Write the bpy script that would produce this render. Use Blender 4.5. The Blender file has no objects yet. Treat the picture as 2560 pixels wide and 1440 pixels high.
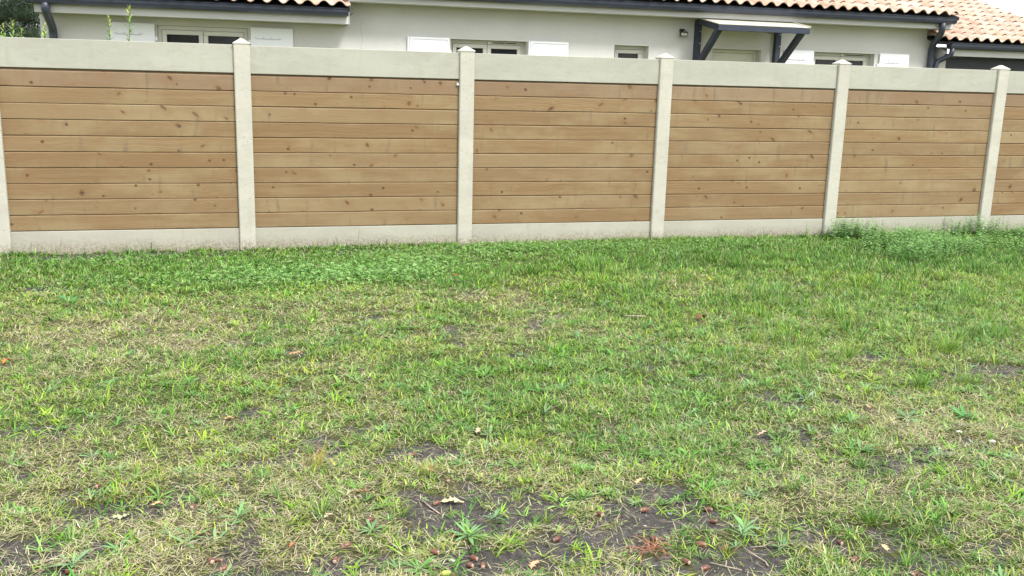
import bpy, bmesh, math, random
import numpy as np
from mathutils import Vector, Matrix
random.seed(7)
RNG = np.random.default_rng(11)
scn = bpy.context.scene
COL = scn.collection

# ------------------------------------------------------------------ camera
YAW, PITCH, ROLL = 0.282326, -0.214779, 0.0262629
cam_d = bpy.data.cameras.new("camera")
cam = bpy.data.objects.new("camera", cam_d)
COL.objects.link(cam)
_f = Vector((math.sin(YAW)*math.cos(PITCH), math.cos(YAW)*math.cos(PITCH), math.sin(PITCH)))
_r = Vector((math.cos(YAW), -math.sin(YAW), 0))
_u = _r.cross(_f)
_r2 = _r*math.cos(ROLL) + _u*math.sin(ROLL)
_u2 = -_r*math.sin(ROLL) + _u*math.cos(ROLL)
M = Matrix((( _r2.x, _u2.x, -_f.x, 1.92023), (_r2.y, _u2.y, -_f.y, -8.87702), (_r2.z, _u2.z, -_f.z, 1.56567), (0, 0, 0, 1)))
cam.matrix_world = M
cam_d.sensor_width = 36.0
cam_d.lens = 2398.31/2560*36.0
cam_d.clip_start = 0.05
cam_d.clip_end = 2000
scn.camera = cam

# ------------------------------------------------------------------ light
SUN_EL, SUN_ROT = math.radians(50), math.radians(155)
w = bpy.data.worlds.new("World")
scn.world = w
w.use_nodes = True
nt = w.node_tree
nt.nodes.clear()
out = nt.nodes.new('ShaderNodeOutputWorld')
sky = nt.nodes.new('ShaderNodeTexSky'); sky.sky_type = 'NISHITA'; sky.sun_disc = False
sky.sun_elevation = SUN_EL; sky.sun_rotation = SUN_ROT; sky.dust_density = 2.0
b1 = nt.nodes.new('ShaderNodeBackground'); b1.inputs[1].default_value = 0.10
nt.links.new(sky.outputs[0], b1.inputs[0])
tc = nt.nodes.new('ShaderNodeTexCoord')
nz = nt.nodes.new('ShaderNodeTexNoise'); nz.inputs['Scale'].default_value = 2.2; nz.inputs['Detail'].default_value = 5
nt.links.new(tc.outputs['Generated'], nz.inputs['Vector'])
cr = nt.nodes.new('ShaderNodeValToRGB')
cr.color_ramp.elements[0].position = 0.3; cr.color_ramp.elements[0].color = (0.80, 0.84, 0.90, 1)
cr.color_ramp.elements[1].position = 0.7; cr.color_ramp.elements[1].color = (1.0, 1.0, 1.0, 1)
nt.links.new(nz.outputs[0], cr.inputs[0])
b2 = nt.nodes.new('ShaderNodeBackground'); b2.inputs[1].default_value = 0.93
nt.links.new(cr.outputs[0], b2.inputs[0])
mx = nt.nodes.new('ShaderNodeMixShader'); mx.inputs[0].default_value = 0.86
nt.links.new(b1.outputs[0], mx.inputs[1]); nt.links.new(b2.outputs[0], mx.inputs[2])
nt.links.new(mx.outputs[0], out.inputs[0])

sun_d = bpy.data.lights.new("sun", 'SUN'); sun_d.energy = 1.9; sun_d.angle = math.radians(14); sun_d.color = (1.0, 0.97, 0.92)
sun = bpy.data.objects.new("sun", sun_d); COL.objects.link(sun)
# direction towards the sun: behind the camera, to the right, high
sdir = Vector((math.sin(SUN_ROT)*math.cos(SUN_EL), math.cos(SUN_ROT)*math.cos(SUN_EL), math.sin(SUN_EL)))
sun.rotation_euler = sdir.to_track_quat('Z', 'Y').to_euler()
sun.location = (0, 0, 20)

scn.view_settings.view_transform = 'Standard'
scn.view_settings.look = 'None'
scn.view_settings.gamma = 1
scn.view_settings.exposure = 1.40
scn.cycles.max_bounces = 6
scn.cycles.diffuse_bounces = 3
scn.cycles.transparent_max_bounces = 8

# ------------------------------------------------------------------ helpers
def tag(o, label=None, cat=None, group=None, kind=None):
    if label: o['label'] = label
    if cat: o['category'] = cat
    if group: o['group'] = group
    if kind: o['kind'] = kind
    return o

def empty(name, loc, label, cat, group=None):
    o = bpy.data.objects.new(name, None); COL.objects.link(o)
    o.location = loc; o.empty_display_size = 0.1
    return tag(o, label, cat, group)

def base_of(o):
    v = Vector((0, 0, 0))
    while o is not None:
        v = v + Vector(o.location); o = o.parent
    return v

class MB:
    """collects geometry in world coordinates, links it as one mesh object"""
    def __init__(s): s.v = []; s.f = []; s.m = []
    def add(s, vs, fs):
        n = len(s.v); s.v += [tuple(p) for p in vs]; s.f += [tuple(i+n for i in f) for f in fs]
    def box(s, x0, x1, y0, y1, z0, z1):
        s.add([(x0,y0,z0),(x1,y0,z0),(x1,y1,z0),(x0,y1,z0),(x0,y0,z1),(x1,y0,z1),(x1,y1,z1),(x0,y1,z1)],
              [(0,3,2,1),(4,5,6,7),(0,1,5,4),(1,2,6,5),(2,3,7,6),(3,0,4,7)])
    def bar(s, a, b, wx, wz, up=(1,0,0)):
        a = Vector(a); b = Vector(b); d = (b-a).normalized(); x = Vector(up); x = (x - d*x.dot(d)).normalized(); y = d.cross(x)
        vs = []
        for p in (a, b):
            for sx, sy in ((-1,-1),(1,-1),(1,1),(-1,1)): vs.append(p + x*sx*wx/2 + y*sy*wz/2)
        s.add(vs, [(0,3,2,1),(4,5,6,7),(0,1,5,4),(1,2,6,5),(2,3,7,6),(3,0,4,7)])
    def tube(s, pts, r, n=10, caps=True):
        pts = [Vector(p) for p in pts]; rings = []; vs = []; fs = []
        rr = r if isinstance(r, (list, tuple)) else [r]*len(pts)
        ref = None
        for i, p in enumerate(pts):
            d = (pts[min(i+1, len(pts)-1)] - pts[max(i-1, 0)]).normalized()
            if ref is None: ref = d.orthogonal().normalized()
            ref = (ref - d*ref.dot(d)).normalized(); y = d.cross(ref)
            for k in range(n):
                a = 2*math.pi*k/n; vs.append(p + (ref*math.cos(a) + y*math.sin(a))*rr[i])
        for i in range(len(pts)-1):
            for k in range(n):
                fs.append((i*n+k, i*n+(k+1)%n, (i+1)*n+(k+1)%n, (i+1)*n+k))
        if caps: fs.append(tuple(range(n))[::-1]); fs.append(tuple(range((len(pts)-1)*n, len(pts)*n)))
        s.add(vs, fs)
    def build(s, name, mat, parent=None, bevel=0.0, smooth=False, seg=2):
        b = base_of(parent)
        me = bpy.data.meshes.new(name)
        me.from_pydata([(p[0]-b.x, p[1]-b.y, p[2]-b.z) for p in s.v], [], s.f)
        me.materials.append(mat); me.validate()
        if smooth: me.polygons.foreach_set('use_smooth', [True]*len(me.polygons))
        o = bpy.data.objects.new(name, me); COL.objects.link(o)
        if parent: o.parent = parent
        if bevel > 0:
            m = o.modifiers.new('bevel', 'BEVEL'); m.width = bevel; m.segments = seg; m.limit_method = 'ANGLE'; m.angle_limit = math.radians(40)
        return o

def np_mesh(name, V, Q, C, mat, parent=None, base=(0,0,0), smooth=True):
    """V (n,3), Q (m,4) quads, C (n,3) colours"""
    me = bpy.data.meshes.new(name)
    n, m = len(V), len(Q)
    V = V - np.array(base)
    me.vertices.add(n); me.vertices.foreach_set('co', V.astype(np.float32).ravel())
    me.loops.add(m*4); me.loops.foreach_set('vertex_index', Q.astype(np.int32).ravel())
    me.polygons.add(m); me.polygons.foreach_set('loop_start', np.arange(0, m*4, 4, dtype=np.int32))
    try: me.polygons.foreach_set('loop_total', np.full(m, 4, dtype=np.int32))
    except Exception: pass
    if smooth: me.polygons.foreach_set('use_smooth', np.ones(m, dtype=bool))
    if C is not None:
        a = me.attributes.new('col', 'FLOAT_COLOR', 'POINT')
        a.data.foreach_set('color', np.concatenate([C, np.ones((n,1))], 1).astype(np.float32).ravel())
    me.update(calc_edges=True)
    me.materials.append(mat)
    o = bpy.data.objects.new(name, me); COL.objects.link(o)
    if parent: o.parent = parent
    return o

# ---- node helper
class N:
    def __init__(s, name, rough=0.7, spec=0.3):
        s.mat = bpy.data.materials.new(name); s.mat.use_nodes = True
        s.t = s.mat.node_tree; s.b = s.t.nodes['Principled BSDF']
        s.b.inputs['Roughness'].default_value = rough; s.b.inputs['Specular IOR Level'].default_value = spec
        s._g = None
    def n(s, t, **k):
        x = s.t.nodes.new('ShaderNode'+t)
        for a, b in k.items(): setattr(x, a, b)
        return x
    def l(s, a, b): s.t.links.new(a, b)
    def pos(s):
        if s._g is None: s._g = s.n('NewGeometry')
        return s._g.outputs['Position']
    def setv(s, sock, v):
        if isinstance(v, bpy.types.NodeSocket): s.l(v, sock)
        else: sock.default_value = v
    def math(s, op, a, b=0.0, c=None, clamp=False):
        x = s.n('Math', operation=op, use_clamp=clamp); s.setv(x.inputs[0], a); s.setv(x.inputs[1], b)
        if c is not None: s.setv(x.inputs[2], c)
        return x.outputs[0]
    def mapv(s, vec, scale=(1,1,1), loc=(0,0,0), rot=(0,0,0)):
        x = s.n('Mapping'); s.l(vec, x.inputs[0]); x.inputs['Scale'].default_value = scale; s.setv(x.inputs['Location'], loc); x.inputs['Rotation'].default_value = rot
        return x.outputs[0]
    def noise(s, vec, scale, detail=4, rough=0.5, dist=0.0):
        x = s.n('TexNoise'); s.l(vec, x.inputs['Vector']); x.inputs['Scale'].default_value = scale; x.inputs['Detail'].default_value = detail
        x.inputs['Roughness'].default_value = rough; x.inputs['Distortion'].default_value = dist
        return x.outputs[0]
    def vor(s, vec, scale, rnd=1.0, feature='F1'):
        x = s.n('TexVoronoi', feature=feature); s.l(vec, x.inputs['Vector']); x.inputs['Scale'].default_value = scale; x.inputs['Randomness'].default_value = rnd
        return x
    def rng(s, v, a, b, c=0.0, d=1.0, smooth=True):
        x = s.n('MapRange', interpolation_type='SMOOTHSTEP' if smooth else 'LINEAR'); s.setv(x.inputs[0], v)
        for i, q in enumerate((a, b, c, d)): x.inputs[1+i].default_value = q
        return x.outputs[0]
    def mix(s, f, a, b, mode='MIX'):
        x = s.n('Mix', data_type='RGBA', blend_type=mode); s.setv(x.inputs[0], f)
        for i, q in ((6, a), (7, b)):
            if isinstance(q, (tuple, list)): q = (*q, 1) if len(q) == 3 else q
            s.setv(x.inputs[i], q)
        return x.outputs[2]
    def comb(s, x, y, z):
        c = s.n('CombineXYZ'); s.setv(c.inputs[0], x); s.setv(c.inputs[1], y); s.setv(c.inputs[2], z); return c.outputs[0]
    def sep(s, v):
        c = s.n('SeparateXYZ'); s.l(v, c.inputs[0]); return c.outputs
    def base(s, c):
        if isinstance(c, (tuple, list)): s.b.inputs['Base Color'].default_value = (*c, 1)
        else: s.l(c, s.b.inputs['Base Color'])
    def bump(s, h, strength=0.3, dist=0.01):
        x = s.n('Bump'); x.inputs['Strength'].default_value = strength; x.inputs['Distance'].default_value = dist
        s.l(h, x.inputs['Height']); s.l(x.outputs[0], s.b.inputs['Normal'])

MAT = {}
def mk_concrete(name, c, pits=True, seed=0.0, greenish=0.0, streak=1.0):
    m = N(name, 0.85, 0.2); p = m.mapv(m.pos(), loc=(seed, seed, 0))
    n1 = m.noise(m.mapv(p, scale=(1.2, 1, 3)), 1.3, 5, 0.55, 0.6); n2 = m.noise(p, 38, 4, 0.6); n3 = m.noise(m.mapv(p, scale=(1, 1, 2.6)), 5.5, 5, 0.6, 1.5)
    col = m.mix(m.rng(n1, .3, .7), tuple(x*0.93 for x in c), tuple(min(1, x*1.05) for x in c))
    run = m.noise(m.mapv(p, scale=(7, 1, .7)), 1.6, 4, .6)
    col = m.mix(m.math('MULTIPLY', m.rng(run, .52, .74), .22), col, (c[0]*.70, c[1]*.70, c[2]*.60))
    col = m.mix(m.math('MULTIPLY', m.rng(n3, .52, .72), 0.42*streak), col, (c[0]*0.80, c[1]*0.80, c[2]*0.66))
    col = m.mix(m.math('MULTIPLY', m.rng(n3, .46, .30), 0.45*streak), col, tuple(min(1, x*1.12) for x in c))
    col = m.mix(m.math('MULTIPLY', m.rng(n2, .35, .7), 0.12), col, tuple(x*0.7 for x in c))
    if pits:
        v = m.vor(p, 30); v2 = m.vor(p, 75)
        rr = m.sep(v.outputs['Color'])[0]
        pit = m.math('MULTIPLY', m.rng(v.outputs['Distance'], 0.17, 0.07), m.rng(rr, .58, .63))
        pit2 = m.math('MULTIPLY', m.rng(v2.outputs['Distance'], 0.2, 0.1), m.rng(m.sep(v2.outputs['Color'])[1], .72, .75))
        pt = m.math('MAXIMUM', pit, m.math('MULTIPLY', pit2, .6))
        col = m.mix(m.math('MULTIPLY', pt, .75), col, (0.13, 0.12, 0.10))
        m.bump(m.math('SUBTRACT', m.math('MULTIPLY', n2, .2), pt), 0.5, 0.004)
    else:
        m.bump(n2, 0.12, 0.003)
    # soil splashes along the foot (dirt that sits on the concrete)
    z = m.sep(m.pos())[2]
    n4 = m.noise(m.mapv(p, scale=(1, 1, .6)), 14, 6, .7)
    n5 = m.noise(p, 55, 4, .7)
    d = m.math('MULTIPLY', m.rng(m.math('ADD', z, m.math('MULTIPLY', n4, -.10)), 0.09, -0.05), m.rng(n5, .40, .62))
    col = m.mix(m.math('MULTIPLY', d, .8), col, (0.13, 0.105, 0.07))
    col = m.mix(m.math('MULTIPLY', m.rng(z, 0.12, 0.0), .35), col, (c[0]*.80, c[1]*.72, c[2]*.60))
    m.base(col); return m.mat
MAT['conc'] = mk_concrete('post concrete', (0.415, 0.400, 0.343))
MAT['plate'] = mk_concrete('panel concrete', (0.338, 0.335, 0.285), pits=False, seed=3.1)
MAT['kick'] = mk_concrete('gravel board concrete', (0.350, 0.338, 0.282), pits=False, seed=9.7, streak=.7)

def mk_wood():
    m = N('pine boards', 0.62, 0.25)
    at = m.n('Attribute', attribute_name='bd'); s = m.sep(at.outputs['Vector']); r1, r2, v = s
    x, y, z = m.sep(m.pos())
    off = m.math('MULTIPLY', r1, 57.0)
    warp = m.noise(m.comb(m.math('MULTIPLY', x, 3.0), m.math('MULTIPLY', v, 1.2), off), 1.0, 2)
    vv = m.math('ADD', m.math('MULTIPLY', v, 1.0), m.math('MULTIPLY', warp, .5))
    # knots
    kx = m.math('ADD', m.math('MULTIPLY', x, 6.0), m.math('MULTIPLY', v, m.math('MULTIPLY', m.math('SUBTRACT', r2, .5), 1.6)))
    kc = m.comb(kx, m.math('MULTIPLY', v, .75), m.math('MULTIPLY', r1, 31.0))
    vo = m.vor(kc, 1.0, 1.0); dist = vo.outputs['Distance']; kr = m.sep(vo.outputs['Color'])
    wob = m.math('MULTIPLY', m.math('SUBTRACT', m.noise(m.comb(m.math('MULTIPLY', x, 30.0), m.math('MULTIPLY', z, 45.0), off), 1.0, 3), .5), .14)
    dd = m.math('ADD', dist, wob)
    size = m.math('MULTIPLY', m.rng(kr[0], .2, 1.0, .35, 1.0, False), .21)
    rel = m.math('DIVIDE', dd, size)
    knot = m.rng(rel, 1.0, .55); core = m.rng(rel, .55, .1); halo = m.rng(rel, 3.4, .9)
    pres = m.rng(kr[1], .02, .06)
    # second, smaller knots
    vo2 = m.vor(m.comb(m.math('MULTIPLY', x, 8.0), m.math('MULTIPLY', v, 1.2), m.math('ADD', m.math('MULTIPLY', r2, 77.0), 5.0)), 1.0, 1.0)
    k2 = m.math('MULTIPLY', m.rng(m.math('ADD', vo2.outputs['Distance'], wob), .15, .07), m.rng(m.sep(vo2.outputs['Color'])[0], .45, .5))
    # grain: streaks bent round the knots
    bend = m.math('MULTIPLY', m.math('MULTIPLY', halo, pres), 1.6)
    g = m.noise(m.comb(m.math('MULTIPLY', x, 1.1), m.math('ADD', m.math('MULTIPLY', vv, 15.0), bend), off), 1.0, 4, .65, .3)
    wv = m.n('TexWave', wave_type='BANDS', bands_direction='Y', wave_profile='SAW')
    m.l(m.comb(m.math('MULTIPLY', x, .5), m.math('ADD', m.math('MULTIPLY', vv, 2.6), m.math('MULTIPLY', bend, .45)), off), wv.inputs['Vector'])
    wv.inputs['Scale'].default_value = 0.9; wv.inputs['Distortion'].default_value = 3.2; wv.inputs['Detail'].default_value = 2; wv.inputs['Detail Scale'].default_value = .55
    fine = m.noise(m.comb(m.math('MULTIPLY', x, 5.0), m.math('MULTIPLY', vv, 60.0), off), 1.0, 3, .6)
    A, B, C = (0.285, 0.188, 0.087), (0.24, 0.15, 0.07), (0.232, 0.156, 0.080)
    base = m.mix(m.rng(r1, 0, 1, 0, 1, False), A, C); base = m.mix(.10, base, (.17, .17, .14))
    base = m.mix(m.math('MULTIPLY', r2, .65), base, (0.180, 0.110, 0.052))
    col = m.mix(m.rng(g, .36, .64), base, m.mix(.5, base, (.14, .082, .036)))
    col = m.mix(m.math('MULTIPLY', m.rng(wv.outputs[1], .5, 1.0), .30), col, (.12, .066, .03))
    col = m.mix(m.math('MULTIPLY', m.rng(fine, .5, .8), .30), col, (.11, .065, .03))
    # weathering: grey / green patches, drip marks
    big = m.noise(m.comb(m.math('MULTIPLY', x, 1.6), m.math('MULTIPLY', z, 4.0), m.math('MULTIPLY', r2, 9.0)), 1.0, 4, .6)
    col = m.mix(m.math('MULTIPLY', m.rng(big, .42, .68), .55), col, (.262, .203, .112))
    col = m.mix(m.rng(r2, 0.0, .55, .28, 0.0), col, m.mix(.5, col, (.115, .085, .055)))
    col = m.mix(m.rng(r1, .72, 1.0, 0.0, .28), col, (.315, .245, .140))
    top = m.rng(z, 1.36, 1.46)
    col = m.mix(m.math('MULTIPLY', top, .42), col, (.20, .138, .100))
    blot = m.noise(m.comb(m.math('MULTIPLY', x, 2.4), m.math('MULTIPLY', z, 2.2), 7.0), 1.0, 5, .65)
    col = m.mix(m.math('MULTIPLY', m.rng(blot, .50, .72), .30), col, (.165, .112, .055))
    drip = m.noise(m.comb(m.math('MULTIPLY', x, 16.0), m.math('MULTIPLY', z, 3.0), 2.0), 1.0, 3, .5)
    col = m.mix(m.math('MULTIPLY', m.math('MULTIPLY', m.rng(drip, .56, .74), m.rng(big, .42, .58)), .42), col, (.09, .07, .055))
    col = m.mix(m.math('MULTIPLY', m.math('MULTIPLY', halo, pres), .25), col, (.19, .105, .045))
    col = m.mix(m.math('MULTIPLY', m.math('MULTIPLY', knot, pres), .72), col, (.105, .052, .026))
    col = m.mix(m.math('MULTIPLY', m.math('MULTIPLY', core, pres), .75), col, (.035, .02, .013))
    col = m.mix(m.math('MULTIPLY', k2, .8), col, (.055, .03, .018))
    m.base(col); m.bump(m.math('ADD', g, m.math('MULTIPLY', fine, .4)), .15, .002)
    return m.mat
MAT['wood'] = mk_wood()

def mk_simple(name, c, rough=.5, spec=.4, var=.06, scale=3.0, bump=0.0, bscale=60):
    m = N(name, rough, spec); n = m.noise(m.pos(), scale, 5, .6)
    m.base(m.mix(m.rng(n, .3, .7), tuple(x*(1-var) for x in c), tuple(min(1, x*(1+var)) for x in c)))
    if bump: m.bump(m.noise(m.pos(), bscale, 3, .6), bump, .004)
    return m.mat
def mk_stucco():
    m = N('house render', .9, .1); p = m.pos()
    n1 = m.noise(m.mapv(p, scale=(1, 1, .5)), 1.2, 5, .6); n2 = m.noise(p, 22, 6, .65, .8); n3 = m.noise(p, 90, 3, .6)
    c = (.56, .553, .525)
    col = m.mix(m.rng(n1, .3, .7), tuple(x*.96 for x in c), tuple(x*1.04 for x in c))
    col = m.mix(m.math('MULTIPLY', m.rng(n2, .45, .75), .14), col, tuple(x*.82 for x in c))
    m.base(col); m.bump(m.math('ADD', n2, m.math('MULTIPLY', n3, .4)), .35, .012); return m.mat
MAT['stucco'] = mk_stucco()
MAT['fascia'] = mk_simple('fascia pvc', (.50, .50, .48), .45, .3, .04, 1.5)
MAT['navy'] = mk_simple('dark blue grey metal', (.030, .036, .055), .42, .5, .12, 4)
MAT['navywood'] = mk_simple('dark painted timber', (.034, .042, .060), .6, .3, .15, 6)
MAT['shutter'] = mk_simple('shutter white', (.78, .79, .81), .4, .3, .02, 2)
MAT['frame'] = mk_simple('cream frame', (.56, .55, .48), .4, .4, .03, 2)
MAT['door'] = mk_simple('cream door', (.58, .57, .47), .45, .3, .03, 2)
MAT['sheet'] = mk_simple('cream roofing sheet', (.50, .48, .40), .5, .3, .06, 2)
MAT['metal'] = mk_simple('galvanised', (.46, .46, .47), .35, .5)
MAT['black'] = mk_simple('black plastic', (.02, .02, .022), .4, .4)
MAT['dark'] = mk_simple('dark interior', (.02, .02, .022), .8, .1)
MAT['gpanel'] = mk_simple('dark garage front', (.028, .030, .040), .5, .3, .1)
def mk_glass():
    m = N('window glass', .05, .25); m.base(m.mix(m.rng(m.noise(m.pos(), 3, 3), .4, .6), (.012, .014, .018), (.02, .018, .018))); return m.mat
MAT['glass'] = mk_glass()
def mk_tile():
    m = N('clay tiles', .85, .15)
    at = m.n('Attribute', attribute_name='col'); p = m.pos()
    n = m.noise(p, 9, 5, .65); n2 = m.noise(p, 60, 3, .6)
    c = m.mix(m.math('MULTIPLY', m.rng(n, .42, .68), .5), at.outputs['Color'], (.54, .45, .36))
    c = m.mix(m.math('MULTIPLY', m.rng(n, .45, .25), .3), c, (.30, .20, .145))
    c = m.mix(m.math('MULTIPLY', m.rng(n2, .5, .75), .15), c, (.22, .15, .11))
    m.base(c); m.bump(n2, .2, .003); return m.mat
MAT['tile'] = mk_tile()
def mk_leafmat(name, rough=.55, trans=.3, spec=.25):
    m = N(name, rough, spec)
    at = m.n('Attribute', attribute_name='col'); m.base(at.outputs['Color'])
    tr = m.n('BsdfTranslucent'); m.l(at.outputs['Color'], tr.inputs[0])
    mixn = m.n('MixShader'); mixn.inputs[0].default_value = trans
    m.l(m.b.outputs[0], mixn.inputs[1]); m.l(tr.outputs[0], mixn.inputs[2])
    o = [x for x in m.t.nodes if x.type == 'OUTPUT_MATERIAL'][0]; m.l(mixn.outputs[0], o.inputs[0]); return m.mat
MAT['grass'] = mk_leafmat('grass blades', .42, .28, .35)
MAT['straw'] = mk_leafmat('dry straw', .8, .12, .1)
MAT['leaf'] = mk_leafmat('green leaves', .45, .25, .35)
MAT['litter'] = mk_leafmat('dry leaves', .75, .15, .15)
MAT['needle'] = mk_leafmat('pine needles', .7, .15, .2)
MAT['bark'] = mk_simple('bark', (.11, .075, .055), .9, .1, .3, 6, .5, 20)
MAT['stem'] = mk_simple('green stem', (.10, .14, .04), .7, .2, .2, 6)
def mk_acorn(name, a, b, tip):
    m = N(name, .32, .45)
    at = m.n('TexCoord').outputs['Object']; x, y, z = m.sep(at)
    oi = m.n('ObjectInfo').outputs['Random']
    n = m.noise(m.mapv(at, scale=(30, 220, 220)), 1, 3, .6)
    c = m.mix(oi, a, b); c = m.mix(m.math('MULTIPLY', m.rng(n, .4, .7), .4), c, tuple(q*.55 for q in a))
    c = m.mix(m.rng(x, -.0105, -.0125), c, tip); m.base(c); return m.mat
MAT['acorn'] = mk_acorn('acorn shell', (.10, .036, .022), (.17, .070, .040), (.42, .30, .22))
MAT['acorn_green'] = mk_acorn('green acorn shell', (.38, .42, .08), (.38, .42, .08), (.42, .40, .15))
MAT['cup'] = mk_simple('acorn cup', (.20, .12, .075), .8, .2, .25, 300, .6, 500)
MAT['root'] = mk_simple('orange root', (.34, .15, .085), .8, .2, .2, 60)
MAT['twig'] = mk_simple('bleached twig', (.36, .29, .23), .85, .1, .25, 80)
MAT['stone'] = mk_simple('pale stone', (.40, .38, .33), .8, .2, .15, 60, .4, 200)

# ------------------------------------------------------------------ noise in numpy
_perm = np.random.default_rng(5).random((256, 256))
def vnoise(x, y, seed=0):
    x = np.asarray(x, float)+seed*17.3+1000; y = np.asarray(y, float)+seed*7.7+1000
    xi = np.floor(x).astype(int); yi = np.floor(y).astype(int); fx = x-xi; fy = y-yi
    fx = fx*fx*(3-2*fx); fy = fy*fy*(3-2*fy)
    g = lambda a, b: _perm[(a+seed*13) & 255, (b+seed*29) & 255]
    return (g(xi, yi)*(1-fx)+g(xi+1, yi)*fx)*(1-fy) + (g(xi, yi+1)*(1-fx)+g(xi+1, yi+1)*fx)*fy
def fbm(x, y, s, seed=0, o=4):
    t = 0; a = .5; n = 0
    for i in range(o):
        t = t + a*vnoise(x*s, y*s, seed+i); n += a; a *= .5; s *= 2.03
    return t/n
def sst(v, a, b): t = np.clip((v-a)/(b-a), 0, 1); return t*t*(3-2*t)

# bare earth patches: x, y, rx, ry, strength
BARE = [(2.67,-5.65,.27,.20,1.05),(2.88,-5.77,.25,.16,1.05),(3.40,-5.87,.24,.21,1.05),(3.52,-5.68,.11,.10,1),(2.66,-6.08,.26,.14,1.05),(2.98,-6.00,.20,.11,.95),
 (1.22,-5.66,.22,.13,1),(1.23,-5.84,.2,.08,.9),(3.50,-6.24,.23,.12,1.05),(3.82,-6.12,.2,.12,.9),(2.63,-5.08,.15,.13,.9),(1.95,-4.42,.11,.11,.9),
 (1.42,-5.38,.16,.09,.9),(4.60,-5.64,.22,.12,.9),(4.55,-4.83,.25,.14,.8),(6.05,-4.55,.28,.13,.9),(5.55,-4.15,.22,.12,.8),(3.09,-6.23,.2,.08,.8),
 (1.91,-5.98,.14,.07,.9),(3.0,-5.65,.22,.10,.8),(.9,-.22,1.2,.20,.97),(2.97,-.30,.60,.15,.9),(2.95,-2.62,.20,.06,.7),(.62,-1.5,.28,.12,.8),
 (1.75,-5.25,.16,.08,.6),(4.25,-5.2,.2,.1,.5),(3.6,-5.0,.15,.1,.5),(2.25,-5.95,.2,.08,.6),(4.1,-6.4,.15,.08,.8),(2.4,-4.75,.16,.08,.5),(1.0,-4.5,.2,.1,.6),(5.0,-5.55,.22,.1,.6)]
def bare(x, y):
    e = (fbm(x, y, 9, 3)-.5)*1.7 + (fbm(x, y, 30, 9, 3)-.5)*1.2
    b = np.zeros_like(x)
    for (a, c, rx, ry, s) in BARE:
        d = np.sqrt(((x-a)/rx)**2 + ((y-c)/ry)**2)
        b = np.maximum(b, s*sst(d+e, 1.25, .65))
    near = sst(y, -3.4, -5.2)
    n = fbm(x, y, 4.5, 21, 4)
    b = np.maximum(b, near*.7*sst(n, .70, .78))
    b = np.maximum(b, .7*sst(fbm(x, y, 3.2, 33, 4), .69, .77)*sst(y, -1.5, -2.5))
    return np.minimum(b, 1.05)
def ghei(x, y):
    return (fbm(x, y, 1.3, 50, 3)-.5)*.035*sst(y, .1, -.6) + (fbm(x, y, 6, 60, 3)-.5)*.030*sst(y, .0, -.4) - .012*bare(x, y)

# dryness 0..1 (share of straw), lushness 0..1
def lush(x, y):
    edge = -1.75 + (fbm(x, y, 1.1, 70)-.5)*1.6
    edge = edge + .1*np.clip(x-4, 0, 4)*-.5
    l = sst(y, edge-.5, edge+.35)
    l = np.maximum(l, .55*sst(fbm(x, y, 1.6, 75), .5, .66))
    l = np.maximum(l, .45*sst(x, 3.4, 6.5)*sst(y, -4.6, -3.0))
    l = np.maximum(l, .62*sst(np.hypot((x-3.9)/1.0, (y+4.6)/1.3), 1.2, .5))
    return l
def dry(x, y):
    d = .33 + .46*(fbm(x, y, 1.9, 80)-.5)*2 + .3*(fbm(x, y, 6, 85)-.5)*2
    d = d + .34*sst(np.hypot((x-1.3)/1.7, (y+3.0)/1.1), 1.2, .3) + .22*sst(x, 3.0, 1.4)*sst(y, -4.5, -5.6) + .10*sst(y, -5.0, -6.0)
    d = d + .25*sst(np.hypot((x-5.4)/.6, (y+5.6)/.5), 1.2, .4)
    d = d - .42*lush(x, y)
    return np.clip(d, .03, .93)

# ------------------------------------------------------------------ ground (one sheet to the horizon)
def axis(lo, hi, step, far):
    a = list(np.arange(lo, hi+1e-6, step)); s = step; l = []; v = lo
    while v > -far: s *= 1.7; v -= s; l.append(v)
    r = []; s = step; v = a[-1]
    while v < far: s *= 1.7; v += s; r.append(v)
    return np.array(l[::-1]+a+r)
GMG = 1.5
gx = axis(-2.4, 14.8, .04, 900); gy = axis(-7.6, .5, .035, 900)
X, Y = np.meshgrid(gx, gy); Z = ghei(X, Y)
ins = sst(X, -2.6, -2.2)*sst(X, 15.0, 14.6)*sst(Y, -7.8, -7.4)*sst(Y, .7, .4)
Z = Z*ins
ny, nx = X.shape
idx = np.arange(nx*ny).reshape(ny, nx)
Q = np.stack([idx[:-1,:-1], idx[:-1,1:], idx[1:,1:], idx[1:,:-1]], -1).reshape(-1, 4)
B = bare(X, Y)*ins; LU = lush(X, Y); DR = dry(X, Y)
gc = np.stack([B.ravel(), LU.ravel(), DR.ravel()], 1)
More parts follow.
